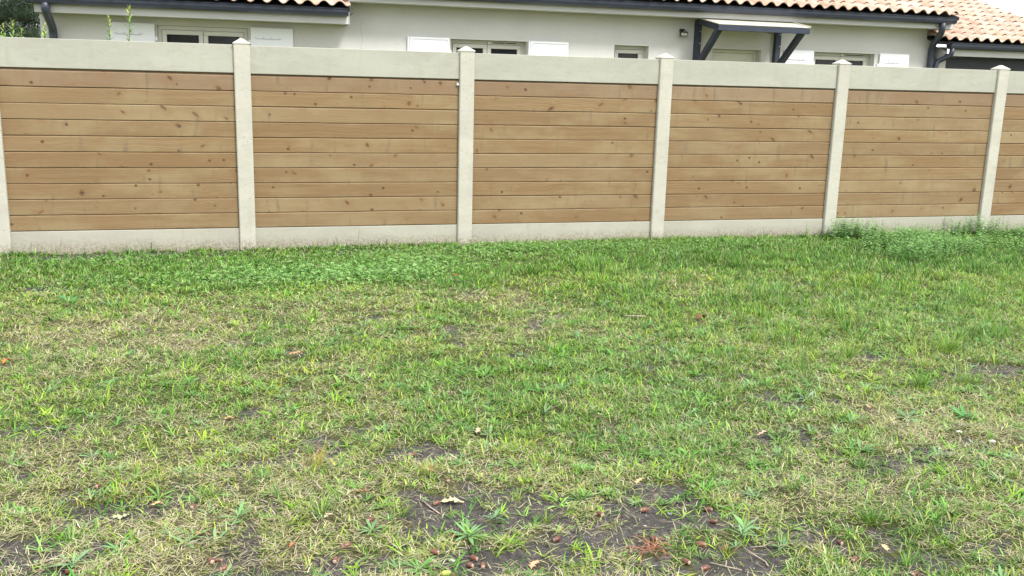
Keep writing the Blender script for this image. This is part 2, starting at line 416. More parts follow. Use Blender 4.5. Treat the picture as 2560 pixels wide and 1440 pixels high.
def mk_ground():
    m = N('lawn soil', .95, .1); at = m.n('Attribute', attribute_name='col'); bb, lu, dr = m.sep(at.outputs['Vector']); p = m.pos()
    n1 = m.noise(p, 8, 5, .6); n2 = m.noise(p, 90, 4, .7); n3 = m.noise(p, 330, 3, .6)
    soil = m.mix(m.rng(m.noise(p, 22, 6, .7, 1.0), .36, .66), (.062, .057, .053), (.165, .152, .138))
    soil = m.mix(m.math('MULTIPLY', m.rng(n2, .4, .7), .6), soil, (.15, .135, .12))
    soil = m.mix(m.math('MULTIPLY', m.rng(n3, .62, .7), .5), soil, (.30, .28, .25))
    soil = m.mix(m.math('MULTIPLY', m.rng(n3, .42, .3), .6), soil, (.02, .018, .016))
    th = m.mix(m.rng(n2, .35, .65), (.075, .066, .036), (.21, .185, .10))
    th = m.mix(m.math('MULTIPLY', m.math('SUBTRACT', 1.0, dr), .6), th, (.055, .08, .02))
    fa = m.n('Attribute', attribute_name='far').outputs['Fac']
    turf = m.mix(m.rng(n2, .35, .65), (.085, .14, .030), (.19, .23, .075)); turf = m.mix(m.rng(m.noise(p, 1.1, 4, .6), .4, .65), turf, (.22, .21, .095))
    m.base(m.mix(fa, m.mix(m.rng(bb, .25, .6), th, soil), turf)); m.bump(m.math('ADD', m.math('MULTIPLY', m.noise(p, 45, 6, .75), 1.5), m.math('MULTIPLY', n3, .5)), 1.0, .022); return m.mat
MAT['ground'] = mk_ground()
g = np_mesh('ground', np.stack([X.ravel(), Y.ravel(), Z.ravel()], 1), Q, gc, MAT['ground'])
fr = np.where(((X-1.92)+.255*(Y+8.88)+GMG > -.15) & ((X-1.92)-1.02*(Y+8.88)-GMG < .15) & (Y > -7.0) & (Y < .02) & (X > -2.1) & (X < 14.6), 0.0, 1.0).ravel()
fa = g.data.attributes.new('far', 'FLOAT', 'POINT'); fa.data.foreach_set('value', fr.astype(np.float32))
tag(g, kind='structure')


# ------------------------------------------------------------------ fence
PW = .1393
fence = empty('fence', (5, 0, 0), 'long boundary fence of horizontal pine boards between pale concrete posts and plates', 'fence')
def post_mb(x):
    m = MB(); h = PW/2; y0, y1 = -.045, .085; c = .008
    # chamfered shaft
    prof = [(-h+c, y0), (h-c, y0), (h, y0+c), (h, y1), (-h, y1), (-h, y0+c)]
    vs = [(x+a, b, -.3) for a, b in prof] + [(x+a, b, 1.802) for a, b in prof]; n = len(prof)
    m.add(vs, [(i, (i+1) % n, n+(i+1) % n, n+i) for i in range(n)] + [tuple(range(n))[::-1]])
    # pyramid cap, slightly overhanging
    e = .004; a0, a1, b0, b1 = x-h-e, x+h+e, y0-e, y1+e
    vs = [(a0,b0,1.797),(a1,b0,1.797),(a1,b1,1.797),(a0,b1,1.797),(a0,b0,1.807),(a1,b0,1.807),(a1,b1,1.807),(a0,b1,1.807),
          (x-.012,.008,1.846),(x+.012,.008,1.846),(x+.012,.032,1.846),(x-.012,.032,1.846)]
    m.add(vs, [(0,3,2,1),(0,1,5,4),(1,2,6,5),(2,3,7,6),(3,0,4,7),(4,5,9,8),(5,6,10,9),(6,7,11,10),(7,4,8,11),(8,9,10,11)])
    return m
rb = random.Random(21)
HT, HPT, HPB = 1.789, 1.5487, .1974
for k in range(-1, 9):
    x = k*2.0
    post_mb(x).build('post', MAT['conc'], fence, .0025)
    if k == 8: break
    xa, xb = x+PW/2-.012, x+2-PW/2+.012
    dz = rb.uniform(-.003, .003)
    m = MB(); m.box(xa, xb, -.018+rb.uniform(-.003, .003), .022, HPT+.002+dz, HT+dz); m.build('concrete_plate', MAT['plate'], fence, .004)
    m = MB(); m.box(xa, xb, -.016, .024, -.3, HPB-.006); m.build('gravel_board', MAT['kick'], fence, .004)
    # ten tongue-and-groove boards as one panel
    vs, fs, bd = [], [], []
    nb = 10; bh = (HPT-.010-HPB)/nb
    for i in range(nb):
        z0 = HPB + i*bh; z1 = z0+bh; r1, r2 = rb.random(), rb.random(); yf = -.008+rb.uniform(-.0012, .0012)
        t0, t1 = rb.uniform(-.0015, .0015), rb.uniform(-.0015, .0015)
        prof = [(.02, z0+.0004), (yf+.008, z0+.0005), (yf+.0012, z0+.001), (yf, z0+.0030), (yf, z1-.0125), (yf+.0055, z1-.0060), (yf+.011, z1-.0042), (yf+.012, z1-.0002), (.02, z1)]
        ns = 8
        for s in range(ns+1):
            xx = xa + (xb-xa)*s/ns; wv = .0008*math.sin(s*1.3+i)+(t0*(1-s/ns)+t1*s/ns)
            for (yy, zz) in prof: vs.append((xx-5, yy, zz+wv)); bd.append((r1, r2, (zz-z0)/bh))
        b0 = len(vs)-(ns+1)*len(prof); L = len(prof)
        for s in range(ns):
            for q in range(L-1):
                a = b0+s*L+q; fs.append((a, a+1, a+L+1, a+L)[::-1])
        for s in (0, ns): 
            fs.append(tuple(b0+s*L+q for q in range(L)))
    # solid back so nothing shows through the grooves
    n = len(vs); c = [(xa,.0135,HPB-.004),(xb,.0135,HPB-.004),(xb,.030,HPB-.004),(xa,.030,HPB-.004),(xa,.0135,HPT+.03),(xb,.0135,HPT+.03),(xb,.030,HPT+.03),(xa,.030,HPT+.03)]
    vs += [(p[0]-5, p[1], p[2]) for p in c]; bd += [(.5,.5,.01)]*8
    fs += [tuple(n+j for j in f) for f in [(0,3,2,1),(4,5,6,7),(0,1,5,4),(1,2,6,5),(2,3,7,6),(3,0,4,7)]]
    me = bpy.data.meshes.new('wood_panel'); me.from_pydata(vs, [], fs); me.materials.append(MAT['wood'])
    a = me.attributes.new('bd', 'FLOAT_VECTOR', 'POINT'); a.data.foreach_set('vector', np.array(bd, np.float32).ravel())
    o = bpy.data.objects.new('wood_panel', me); COL.objects.link(o); o.parent = fence
# little metal clip at the top of the second panel's last board
m = MB(); m.box(3.905, 3.93, -.026, -.008, 1.49, 1.515); m.build('bracket', MAT['metal'], fence, .002)

# ------------------------------------------------------------------ neighbour's house
WY = 5.3
house = empty('house', (6.5, WY, 0), 'pale grey rendered house with clay tile roofs and dark blue gutters behind the fence', 'house')
def front_wall(x0, x1, z0, z1, holes, depth, y=WY):
    """front face with rectangular openings and their reveals; holes: (xa, xb, za, zb, depth)"""
    m = MB(); xs = sorted({x0, x1, *[h[0] for h in holes], *[h[1] for h in holes]}); zs = sorted({z0, z1, *[h[2] for h in holes], *[h[3] for h in holes]})
    for i in range(len(xs)-1):
        for j in range(len(zs)-1):
            cx, cz = (xs[i]+xs[i+1])/2, (zs[j]+zs[j+1])/2
            if any(h[0] < cx < h[1] and h[2] < cz < h[3] for h in holes): continue
            m.add([(xs[i], y, zs[j]), (xs[i+1], y, zs[j]), (xs[i+1], y, zs[j+1]), (xs[i], y, zs[j+1])], [(0,1,2,3)])
    for (a, b, c, d, dp) in holes:
        m.add([(a,y,c),(b,y,c),(b,y,d),(a,y,d),(a,y+dp,c),(b,y+dp,c),(b,y+dp,d),(a,y+dp,d)], [(0,4,5,1),(1,5,6,2),(2,6,7,3),(3,7,4,0)])
    return m
WINS = [(.96,2.14,.95,2.15),(5.0,6.17,.95,2.112),(7.57,8.14,1.4,2.112),(11.07,12.22,.95,2.122)]
DOOR = (9.23,10.1,0,2.112)
REC = .17
def rec(q): return .07 if q[0] < 2 else REC
m = front_wall(-.48, 13.38, -.1, 2.72, [(*q, rec(q)) for q in WINS]+[(*DOOR, REC)], REC)
# sides, back, and inner blocking behind the openings
m.add([(-.48,WY,-.1),(-.48,WY+7,-.1),(-.48,WY+7,2.5),(-.48,WY,2.5),(13.38,WY,-.1),(13.38,WY+7,-.1),(13.38,WY+7,2.72),(13.38,WY,2.72)],
      [(1,0,3,2),(4,5,6,7),(5,1,2,6)])
m.build('wall', MAT['stucco'], house)

def window(xa, xb, za, zb, panes, vents=True):
    y = WY+rec((xa,))
    f = MB(); e = .002
    t = .055
    f.box(xa+e, xb-e, y-.03, y+.04, zb-t, zb-e); f.box(xa+e, xb-e, y-.03, y+.04, za+e, za+t)
    f.box(xa+e, xa+t, y-.03, y+.04, za+t, zb-t); f.box(xb-t, xb-e, y-.03, y+.04, za+t, zb-t)
    fo = f.build('window', MAT['frame'], house, .004)
    n = panes; x0, x1 = xa+t, xb-t; wdt = (x1-x0)/n
    for i in range(n):
        a, b = x0+i*wdt+.003, x0+(i+1)*wdt-.003; c, d = za+t+.003, zb-t-.003; s = .058
        q = MB(); q.box(a, b, y-.045, y+.02, d-s, d); q.box(a, b, y-.045, y+.02, c, c+s); q.box(a, a+s, y-.045, y+.02, c+s, d-s); q.box(b-s, b, y-.045, y+.02, c+s, d-s)
        q.build('sash', MAT['frame'], fo, .005)
        q = MB(); q.box(a+s-.004, b-s+.004, y-.012, y+.004, c+s-.004, d-s+.004); q.build('pane', MAT['glass'], fo)
    if vents:
        q = MB(); cx = (xa+xb)/2
        q.box(cx+.10, cx+.27, y-.036, y-.0315, zb-.036, zb-.026); q.box(cx+.285, cx+.45, y-.036, y-.0315, zb-.036, zb-.026)
        q.build('vent', MAT['dark'], fo)
        q = MB(); q.tube([(cx+.03, y-.028, zb-.032), (cx+.03, y-.055, zb-.032)], .018, 12); q.build('knob', MAT['shutter'], fo)
for q in WINS[:2]+WINS[3:]: window(*q, 2, q[0] > 2)
window(*WINS[2], 1, False)
# dark room shells behind the windows are the backs of the panes; door
y = WY+REC
a, b, c, d = DOOR
f = MB(); t = .05
f.box(a+.002, b-.002, y-.03, y+.04, d-t, d-.002); f.box(a+.002, a+t, y-.03, y+.04, 0, d-t); f.box(b-t, b-.002, y-.03, y+.04, 0, d-t)
df = f.build('door', MAT['door'], house, .004)
f = MB(); f.box(a+t+.003, b-t-.003, y-.02, y+.02, .02, d-t-.004); f.box(a+t+.12, b-t-.12, y-.028, y-.0205, 1.1, d-t-.14); f.build('door_leaf', MAT['door'], df, .004)
f = MB(); f.tube([(a+t+.07, y-.06, 1.05), (a+t+.19, y-.06, 1.05)], .01); f.tube([(a+t+.08, y-.02, 1.05), (a+t+.08, y-.06, 1.05)], .01); f.build('handle', MAT['metal'], df)

def shutter(xa, xb, ztop, zbot, inset, sx):
    f = MB(); y1 = WY-.012; y0 = y1-.028
    if inset:
        f.box(xa, xb, y0, y1, ztop-.03, ztop); f.box(xa, xb, y0, y1, zbot, zbot+.03); f.box(xa, xa+.03, y0, y1, zbot+.03, ztop-.03); f.box(xb-.03, xb, y0, y1, zbot+.03, ztop-.03)
        f.box(xa+.03, xb-.03, y0+.008, y1, zbot+.03, ztop-.03)
    else: f.box(xa, xb, y0, y1, zbot, ztop)
    so = f.build('shutter', MAT['shutter'], house, .004)
    if inset:
        f = MB(); f.tube([(xa+.04, y0-.008, ztop-.03), (xa+.04, y0-.008, ztop-.12)], .007, 8); f.build('latch', MAT['shutter'], so)
        f = MB(); f.box(xa-.032, xa-.004, y0+.004, y1, zbot, ztop+.004); f.build('edge_rail', MAT['shutter'], so, .003)
    else:
        f = MB(); z = ztop-.15; L = xb-xa
        f.tube([(xa+L*.12, y0-.006, z), (xa+L*.68, y0-.006, z-.004), (xa+L*.72, y0-.006, z+.014)], .0035, 6)
        for i in range(4): f.tube([(xa+L*(.12+.18*i), y0-.0002, z+.014), (xa+L*(.12+.18*i), y0-.008, z+.014)], .008, 8)
        f.build('espagnolette', MAT['metal'], so)
    f = MB(); hx = xb if sx > 0 else xa
    f.box(min(hx, hx+sx*.03), max(hx, hx+sx*.03), y1-.02, WY+.01, ztop-.22, ztop-.17); f.build('hinge', MAT['shutter'], so, .003)
shutter(.37,.93,2.165,1.0,False,1); shutter(2.175,2.745,2.165,1.0,False,-1)
shutter(4.39,4.975,2.12,1.0,True,1); shutter(6.215,6.81,2.12,1.0,True,-1)
shutter(10.50,11.04,2.135,1.0,False,1); shutter(12.30,12.87,2.135,1.0,False,-1)

# tiled roof surface
TP = .2115
def tiled(x0, x1, y0, z0, pitch, slope_len, seed):
    rs = np.random.default_rng(seed)
    nt_ = int(round((x1-x0)/TP)); tp = (x1-x0)/nt_; cr_ = .33; nc = int(math.ceil(slope_len/cr_))
    sx = 12; us = np.arange(nt_*sx+1)/sx
    ph = us % 1.0
    prof = np.where(ph < .62, .044*np.sin(np.pi*ph/.62)**.85, -.018*np.sin(np.pi*(ph-.62)/.38))
    V, Qd, C = [], [], []; n = 0; sd = np.array([0, math.cos(pitch), math.sin(pitch)]); nd = np.array([0, -math.sin(pitch), math.cos(pitch)])
    cols = np.array([(.47,.335,.26),(.45,.305,.23),(.49,.37,.30),(.42,.28,.20),(.48,.35,.28)])
    for c in range(nc):
        pick = rs.integers(0, len(cols), nt_+1); br = rs.uniform(.82, 1.12, nt_+1); jt = rs.normal(0, .006, nt_+1); jh = rs.normal(0, .002, nt_+1)
        tid = np.minimum(us.astype(int), nt_)
        cc = np.clip(cols[pick]*br[:, None], 0, .8)[tid]
        s0 = c*cr_ + jt[tid]; s1 = (c+1)*cr_+.05
        # rows: lip bottom, lip top, middle, upper end
        rows = [(s0+.004, -.013), (s0, 0.0), (s0+.003, .003), ((s0+s1)/2, .0), (s1*np.ones_like(s0), -.012)]
        base = n
        for (s, h) in rows:
            lift = .019*(1-(s-c*cr_)/(cr_+.05)) + jh[tid]
            P = np.zeros((len(us), 3)); P[:, 0] = x0+us*tp; P[:, 1] = y0; P[:, 2] = z0
            P = P + s[:, None]*sd + (prof*(1.0) + h + lift)[:, None]*nd
            V.append(P); C.append(cc); n += len(us)
        k = np.arange(len(us)-1)
        for r in range(len(rows)-1):
            a = base+r*len(us)+k; Qd.append(np.stack([a, a+1, a+1+len(us), a+len(us)], 1))
    return np.concatenate(V), np.concatenate(Qd), np.concatenate(C)
PT = .31
def roof(x0, x1, y0, z0, L, seed):
    V, Qd, C = tiled(x0, x1, y0, z0, PT, L, seed)
    o = np_mesh('roof', V, Qd, C, MAT['tile'], house, base=tuple(base_of(house)), smooth=False)
    # deck under the tiles
    m = MB(); s, c = math.sin(PT), math.cos(PT); a = .05
    p0 = (y0+.06, z0-.03); p1 = (y0+L*c, z0-.03+L*s)
    m.add([(x0+.01,p0[0],p0[1]),(x1-.01,p0[0],p0[1]),(x1-.01,p1[0],p1[1]),(x0+.01,p1[0],p1[1]),(x0+.01,p0[0],p0[1]-a),(x1-.01,p0[0],p0[1]-a),(x1-.01,p1[0],p1[1]-a),(x0+.01,p1[0],p1[1]-a)],
          [(0,1,2,3),(4,7,6,5),(0,4,5,1),(1,5,6,2),(2,6,7,3),(3,7,4,0)])
    m.build('roof_deck', MAT['dark'], o)
    return o
roof(3.50, 13.40, WY-.56, 2.765, 4.4, 3)
roof(-.55, 3.49, WY-.56, 2.475, 4.4, 4)
roof(13.20, 16.36, WY-.36, 2.385, 4.3, 5)
# far slopes so the house is closed from above
for (x0, x1, y0, z0, L) in ((3.50,13.40,WY-.56,2.765,4.4), (-.55,3.49,WY-.56,2.475,4.4), (13.20,16.36,WY-.36,2.385,4.3)):
    yr, zr = y0+L*math.cos(PT), z0+L*math.sin(PT)
    m = MB(); m.add([(x0,yr,zr+.03),(x1,yr,zr+.03),(x1,yr+L*math.cos(PT),z0),(x0,yr+L*math.cos(PT),z0)], [(0,1,2,3)])
    m.tube([(x0, yr, zr+.02), (x1, yr, zr+.02)], .09, 10)
    m.build('ridge', mk_simple('ridge tile %.0f' % x0, (.50,.30,.20), .85, .1, .2, 6), house)

def gutter(x0, x1, y, ztop, r=.062):
    """rounded gutter with rolled lip, running along x; y = front face"""
    prof = [(y+.125, ztop+.01), (y+.125, ztop-.05), (y+.105, ztop-.088), (y+.06, ztop-.100), (y+.02, ztop-.082), (y+.004, ztop-.045), (y+.0, ztop-.012), (y-.008, ztop-.008), (y-.010, ztop+.002), (y-.002, ztop+.006), (y+.006, ztop+.001),
            (y+.009, ztop-.045), (y+.024, ztop-.077), (y+.06, ztop-.094), (y+.10, ztop-.083), (y+.118, ztop-.05), (y+.118, ztop+.01)]
    m = MB(); L = len(prof)
    m.add([(x0, a, b) for a, b in prof]+[(x1, a, b) for a, b in prof], [(i, (i+1) % L, L+(i+1) % L, L+i) for i in range(L)])
    for x in (x0, x1):
        m.add([(x+s, a, b) for s in ((-.004, .004)) for a, b in prof[:10]], [tuple(range(10)), tuple(range(10, 20))])
    o = m.build('gutter', MAT['navy'], house, smooth=False)
    return o
def downpipe(pts, parent, r=.045):
    # smooth the corners
    P = [Vector(p) for p in pts]; Q2 = [P[0]]
    for i in range(1, len(P)-1):
        a, b, c = P[i-1], P[i], P[i+1]; k = .4
        p0 = b+(a-b)*min(k, .09/(a-b).length); p2 = b+(c-b)*min(k, .09/(c-b).length)
        for t in (0, .25, .5, .75, 1): Q2.append(p0*(1-t)**2 + b*2*t*(1-t) + p2*t*t)
    Q2.append(P[-1])
    m = MB(); m.tube(Q2, r, 14)
    m.build('downpipe', MAT['navy'], parent, smooth=True)
g1 = gutter(3.52, 13.36, WY-.505, 2.722)
g2 = gutter(-.55, 3.465, WY-.505, 2.438)
g3 = gutter(13.45, 16.45, WY-.33, 2.335)
downpipe([(-.33, WY-.44, 2.36), (-.33, WY-.43, 2.25), (-.32, WY-.07, 2.06), (-.32, WY-.07, 0)], house, .052)
downpipe([(13.13, WY-.44, 2.64), (13.15, WY-.43, 2.50), (13.27, WY-.07, 2.27), (13.29, WY-.07, 0)], house, .050)
downpipe([(13.52, WY-.27, 2.25), (13.52, WY-.26, 2.13), (13.40, WY-.12, 2.05), (13.36, WY-.11, 1.98), (13.36, WY-.11, 0)], house, .042)

def fascia(x0, x1, z0, z1, y0=WY-.37):
    m = MB(); m.box(x0, x1, y0, y0+.022, z0, z1); m.box(x0, x1, y0+.022, WY-.003, z0+.006, z0+.022)
    m.box(x0-.012, x0-.001, y0-.004, WY-.003, z0-.006, z1+.004); m.box(x1+.001, x1+.012, y0-.004, WY-.003, z0-.006, z1+.004)
    m.build('fascia', MAT['fascia'], house, .003)
fascia(3.505, 13.40, 2.545, 2.73)
fascia(-.46, 3.48, 2.24, 2.435)
m = MB(); m.box(-.475, 3.48, WY-.004, WY+.1, 2.26, 2.54); m.build('upper_wall', MAT['stucco'], house)

# garage wing on the right
GY = WY+.02
m = MB(); m.box(13.60, 16.3, GY-.21, GY-.19, 2.13, 2.30); m.box(13.60, 16.3, GY-.19, GY+.05, 2.135, 2.15)
m.build('fascia', MAT['fascia'], house, .003)
m = MB(); m.add([(13.44,GY-.27,2.19),(13.44,GY+.9,2.56),(13.44,GY+.9,2.38),(13.44,GY-.10,2.07),(13.46,GY-.27,2.19),(13.46,GY+.9,2.56),(13.46,GY+.9,2.38),(13.46,GY-.10,2.07)],
                [(0,1,2,3),(4,7,6,5),(0,4,5,1),(3,2,6,7),(0,3,7,4),(1,5,6,2)])
m.build('bargeboard', MAT['fascia'], house)
m = MB(); m.box(13.52, 13.66, GY, GY+6.6, -.1, 2.28); m.box(16.1, 16.26, GY, GY+6.6, -.1, 2.3); m.box(13.661, 16.099, GY+6.4, GY+6.6, -.1, 2.4)
m.build('garage_wall', MAT['stucco'], house)
m = MB()
for i in range(5): m.box(13.665, 16.095, GY+.04, GY+.07, .01+i*.42, .01+i*.42+.415)
m.build('garage_front_panel', MAT['gpanel'], house, .006)  # dark navy panels filling the front opening of the garage

# porch canopy
can = MB()
can.add([(8.86,WY-.86,2.432),(10.42,WY-.86,2.432),(10.42,WY-.01,2.577),(8.86,WY-.01,2.577),(8.86,WY-.86,2.446),(10.42,WY-.86,2.446),(10.42,WY-.01,2.591),(8.86,WY-.01,2.591)],
        [(0,3,2,1),(4,5,6,7),(0,1,5,4),(1,2,6,5),(2,3,7,6),(3,0,4,7)])
# folded edge strips of the sheet
can.bar((10.41, WY-.87, 2.452), (10.41, WY-.02, 2.597), .03, .012)
cano = can.build('canopy', MAT['sheet'], house, .003)
for x in (8.935, 10.345):
    b = MB(); b.box(x-.045, x+.045, WY-.09, WY-.002, 1.62, 2.53)
    b.build('bracket_post', MAT['navywood'], cano, .006)
    b = MB(); b.bar((x, WY-.80, 2.385), (x, WY-.092, 2.515), .085, .085); b.build('rafter', MAT['navywood'], cano, .006)
    b = MB(); b.bar((x, WY-.74, 2.37), (x, WY-.06, 1.80), .083, .085); b.build('brace', MAT['navywood'], cano, .006)
    for z in (2.36, 2.18): b = MB(); b.tube([(x+.02, WY-.0905, z), (x+.02, WY-.097, z)], .009, 8); b.build('screw', MAT['metal'], cano)
b = MB(); b.box(8.87, 10.41, WY-.855, WY-.815, 2.345, 2.428); b.build('front_beam', MAT['navywood'], cano, .006)

# floodlight on the wall
l = MB(); l.box(8.60, 8.73, WY-.13, WY-.09, 2.275, 2.345); lo = l.build('wall_lamp', MAT['black'], house, .008)
l = MB(); l.tube([(8.61, WY-.10, 2.34), (8.63, WY-.06, 2.375), (8.70, WY-.06, 2.375), (8.72, WY-.10, 2.34)], .007, 8); l.box(8.64, 8.69, WY-.07, WY-.002, 2.34, 2.39); l.build('bracket', MAT['black'], lo)
l = MB(); l.box(8.615, 8.715, WY-.1335, WY-.1305, 2.285, 2.325); l.build('lens', MAT['sheet'], lo)

# bent metal flashing end by the lower eave
m = MB(); m.add([(3.50,WY-.03,2.395),(3.60,WY-.012,2.415),(3.55,WY-.012,2.38),(3.53,WY-.01,2.36)], [(0,1,2,3)]); m.add([(3.50,WY-.028,2.395),(3.60,WY-.010,2.415),(3.55,WY-.010,2.38),(3.53,WY-.008,2.36)], [(3,2,1,0)])
m.build('flashing', mk_simple('lead', (.22,.21,.19), .7), house)
# hairline crack in the render
rc = random.Random(4); pts = []
z = 2.36
x = 3.72
while z > 1.9: pts.append((x, WY-.0005, z)); z -= .03; x += rc.uniform(-.012, .014)
m = MB(); m.tube(pts, .0016, 4); m.build('crack', mk_simple('crack', (.18,.17,.15), .9), house)

# where the acorns and fallen oak leaves lie
AC = [(2.606,-5.567,20,'brown acorn touching the left end of the large pale oak leaf'),
 (2.34,-5.705,30,'dark brown acorn lying on the leaves of a small light rosette'),
 (2.67,-5.78,170,'large chestnut brown acorn just above the rosette in the biggest bare patch'),
 (2.237,-5.85,10,'dull purple brown acorn left of the light rosette, in thin grass'),
 (2.517,-5.967,150,'reddish brown acorn half under green leaves left of the trio on black soil'),
 (2.641,-6.016,140,'shiny orange brown acorn, uppermost of the three together at the bottom'),
 (2.618,-6.06,130,'plump striped brown acorn, lower left of the three together at the bottom'),
 (2.66,-6.067,80,'dark purplish acorn, right of the three together at the bottom'),
 (2.951,-5.967,15,'pale pinkish acorn alone in thin grass right of the biggest bare patch'),
 (3.343,-5.826,5,'deep red brown acorn lying level on the grey sandy patch'),
 (3.288,-6.032,135,'acorn with a pale end at the lower edge of the sandy patch'),
 (2.599,-5.102,20,'brown acorn on the small round bare spot at the centre of the lawn'),
 (2.193,-5.92,70,'reddish acorn in straw, left of the dull purple brown one'),
 (1.842,-5.93,25,'dark shiny acorn on a tiny bare spot at the bottom left'),
 (1.819,-5.847,170,'dark brown acorn lying against a smaller red one at lower left'),
 (1.797,-5.858,110,'small red acorn lying against a darker one at lower left'),
 (1.366,-5.821,160,'brown acorn under a plantain at the far bottom left'),
 (3.316,-6.232,115,'upright looking pinkish acorn, left one of a pair below the orange roots'),
 (3.37,-6.268,10,'rounder glossy acorn, right one of the pair below the orange roots'),
 (4.047,-6.452,10,'acorn on pale soil at the bottom right edge of the photo'),
 (3.931,-6.196,100,'pinkish acorn beside dark soil in the lower right'),
 (1.372,-5.162,60,'small tan acorn in the turf at the left'),
 (3.558,-5.96,160,'muddy brown acorn at the right rim of the sandy patch'),
 (3.422,-6.13,150,'dark brown acorn hidden in grass above the pair below the roots'),
 (4.834,-6.069,150,'purple brown acorn at the right edge of the photo'),
 (2.683,-5.412,80,'light brown acorn in grass above the large pale oak leaf'),
 (3.163,-5.833,110,'tan acorn in grass left of the sandy patch'),
 (1.728,-5.415,60,'dark acorn among green blades at the left foreground'),
 (3.898,-6.328,30,'dusky acorn between tall stalks at the bottom right'),
 (3.594,-5.847,150,'greyish acorn in grass right of the pale sandy spot')]
LV = [(2.665,-5.566,.095,.058,-12,(.68,.54,.33),'large pale beige lobed oak leaf beside an acorn on the dark soil',.3,.010),
 (2.198,-5.623,.045,.035,40,(.66,.50,.36),'small cream oak leaf at the foot of an upright grass tuft',.4,.012),
 (2.819,-6.124,.062,.042,50,(.62,.36,.22),'salmon tan oak leaf standing up at the bottom centre',.4,.016),
 (1.475,-5.419,.062,.044,5,(.44,.48,.26),'flat pale green oak leaf at the lower left',.12,.016),
 (2.206,-3.582,.085,.06,10,(.58,.32,.20),'curled brown oak leaf with a cream patch in the left middle of the lawn',.7,.022),
 (2.92,-4.948,.06,.04,60,(.62,.46,.30),'crumpled beige leaf in the green turf at centre',.7,.018),
 (4.19,-5.234,.07,.04,0,(.55,.40,.30),'whitish brown shrivelled leaf in the right foreground turf',.8,.020),
 (4.902,-3.199,.09,.07,20,(.24,.11,.06),'dark brown curled leaf on the grass right of centre',.9,.024),
 (3.571,-1.583,.055,.04,70,(.42,.12,.04),'small rust red leaf near the third post from the left',.8,.028),
 (4.889,-5.023,.05,.035,70,(.52,.33,.22),'little pinkish brown leaf beside a tall stalk at right',.6,.020),
 (3.43,-5.573,.07,.032,40,(.58,.42,.24),'narrow tan leaf above the sandy patch',.6,.016),
 (4.048,-6.284,.055,.035,80,(.60,.48,.28),'pale straw coloured leaf by a stalk at the bottom right',.5,.018),
 (1.597,-5.362,.045,.03,20,(.60,.42,.22),'small orange tan leaf scrap right of the pale green leaf',.5,.014),
 (1.757,-5.671,.03,.02,20,(.58,.38,.20),'tiny tan leaf scrap in straw at the lower left',.5,.012),
 (.70,-3.387,.07,.05,60,(.50,.20,.08),'rust orange leaf at the left edge of the photo',.7,.020),
 (2.058,-5.817,.03,.022,60,(.50,.22,.10),'small orange leaf bit in dry grass left of the acorns',.6,.012),
 (2.336,-5.481,.06,.03,5,(.34,.18,.10),'dark brown leaf fragments in the turf left of the largest leaf',.7,.014),
 (3.47,-1.55,.03,.02,0,(.62,.38,.14),'tiny orange yellow leaf in the green band near the fence',.5,.03),
 (2.0,-2.9,.05,.04,30,(.30,.20,.12),'round dull brown leaf in the dry grass at left',.6,.018),
 (1.85,-4.52,.05,.03,10,(.55,.36,.20),'curved tan leaf on the small earth patch at left',.5,.012)]

# ------------------------------------------------------------------ lawn
def ribbons(px, py, pz, az, L, W, th0, th1, segs, prof, col, tip, twist=None, fold=0.0):
    """bent blades. px.. arrays; prof = width at each of segs+1 stations; returns V, Q, C"""
    n = len(px); dx, dy = np.cos(az), np.sin(az)
    if twist is None: twist = np.zeros(n)
    ca, sa = np.cos(az+np.pi/2+twist), np.sin(az+np.pi/2+twist)
    P = np.stack([px, py, pz], 1); across = 3 if fold else 2
    Vs = []; Cs = []
    for i in range(segs+1):
        t = i/segs
        w_ = (W*prof[i]/2)[:, None]; S = np.stack([ca, sa, np.zeros(n)], 1)
        c = col*(1-t)+tip*t
        if fold:
            up = np.stack([np.zeros(n), np.zeros(n), fold*W*prof[i]], 1)
            Vs += [P-S*w_+up, P, P+S*w_+up]; Cs += [c*1.0, c*1.0, c*1.0]
        else:
            Vs += [P-S*w_, P+S*w_]; Cs += [c, c]
        th = th0+(th1-th0)*(t+.5/segs); st = (L/segs)
        P = P + np.stack([np.sin(th)*dx*st, np.sin(th)*dy*st, np.cos(th)*st], 1)
    K = len(Vs); V = np.stack(Vs, 1).reshape(-1, 3); C = np.stack(Cs, 1).reshape(-1, 3)
    b = (np.arange(n)*K)[:, None]; q = []
    for i in range(segs):
        for j in range(across-1):
            a = i*across+j; q.append(np.concatenate([b+a, b+a+1, b+a+across+1, b+a+across], 1))
    return V, np.stack(q, 1).reshape(-1, 4), C
def merge(parts):
    V, Q_, C = [], [], []; n = 0
    for v, q, c in parts: V.append(v); Q_.append(q+n); C.append(c); n += len(v)
    return np.concatenate(V), np.concatenate(Q_), np.concatenate(C)

def inview(x, y, mg=1.5):
    # wedge the photograph sees, with a margin so a step to the side still finds grass
    cx, cy = 1.92, -8.88
    l = (x-cx) - (-.255)*(y-cy) + mg
    r = (x-cx) - (1.02)*(y-cy) - mg
    return (l > 0) & (r < 0) & (y > -7.0)
def scatter(n, x0, x1, y0, y1):
    x = RNG.uniform(x0-1, x1+1.5, int(n*1.18)); y = RNG.uniform(y0, y1, int(n*1.18)); k = inview(x, y); return x[k], y[k]
U = lambda a, b, n: RNG.uniform(a, b, n)
G1 = np.array([(.175,.285,.022),(.240,.350,.028),(.105,.215,.025),(.300,.395,.035),(.060,.135,.020),(.320,.400,.10),(.14,.29,.045)])
G2 = np.array([(.075,.180,.020),(.120,.255,.030),(.048,.130,.018),(.170,.320,.045)])
S1 = np.array([(.54,.48,.29),(.42,.36,.21),(.64,.58,.40),(.30,.24,.15),(.47,.46,.22),(.42,.43,.17)])
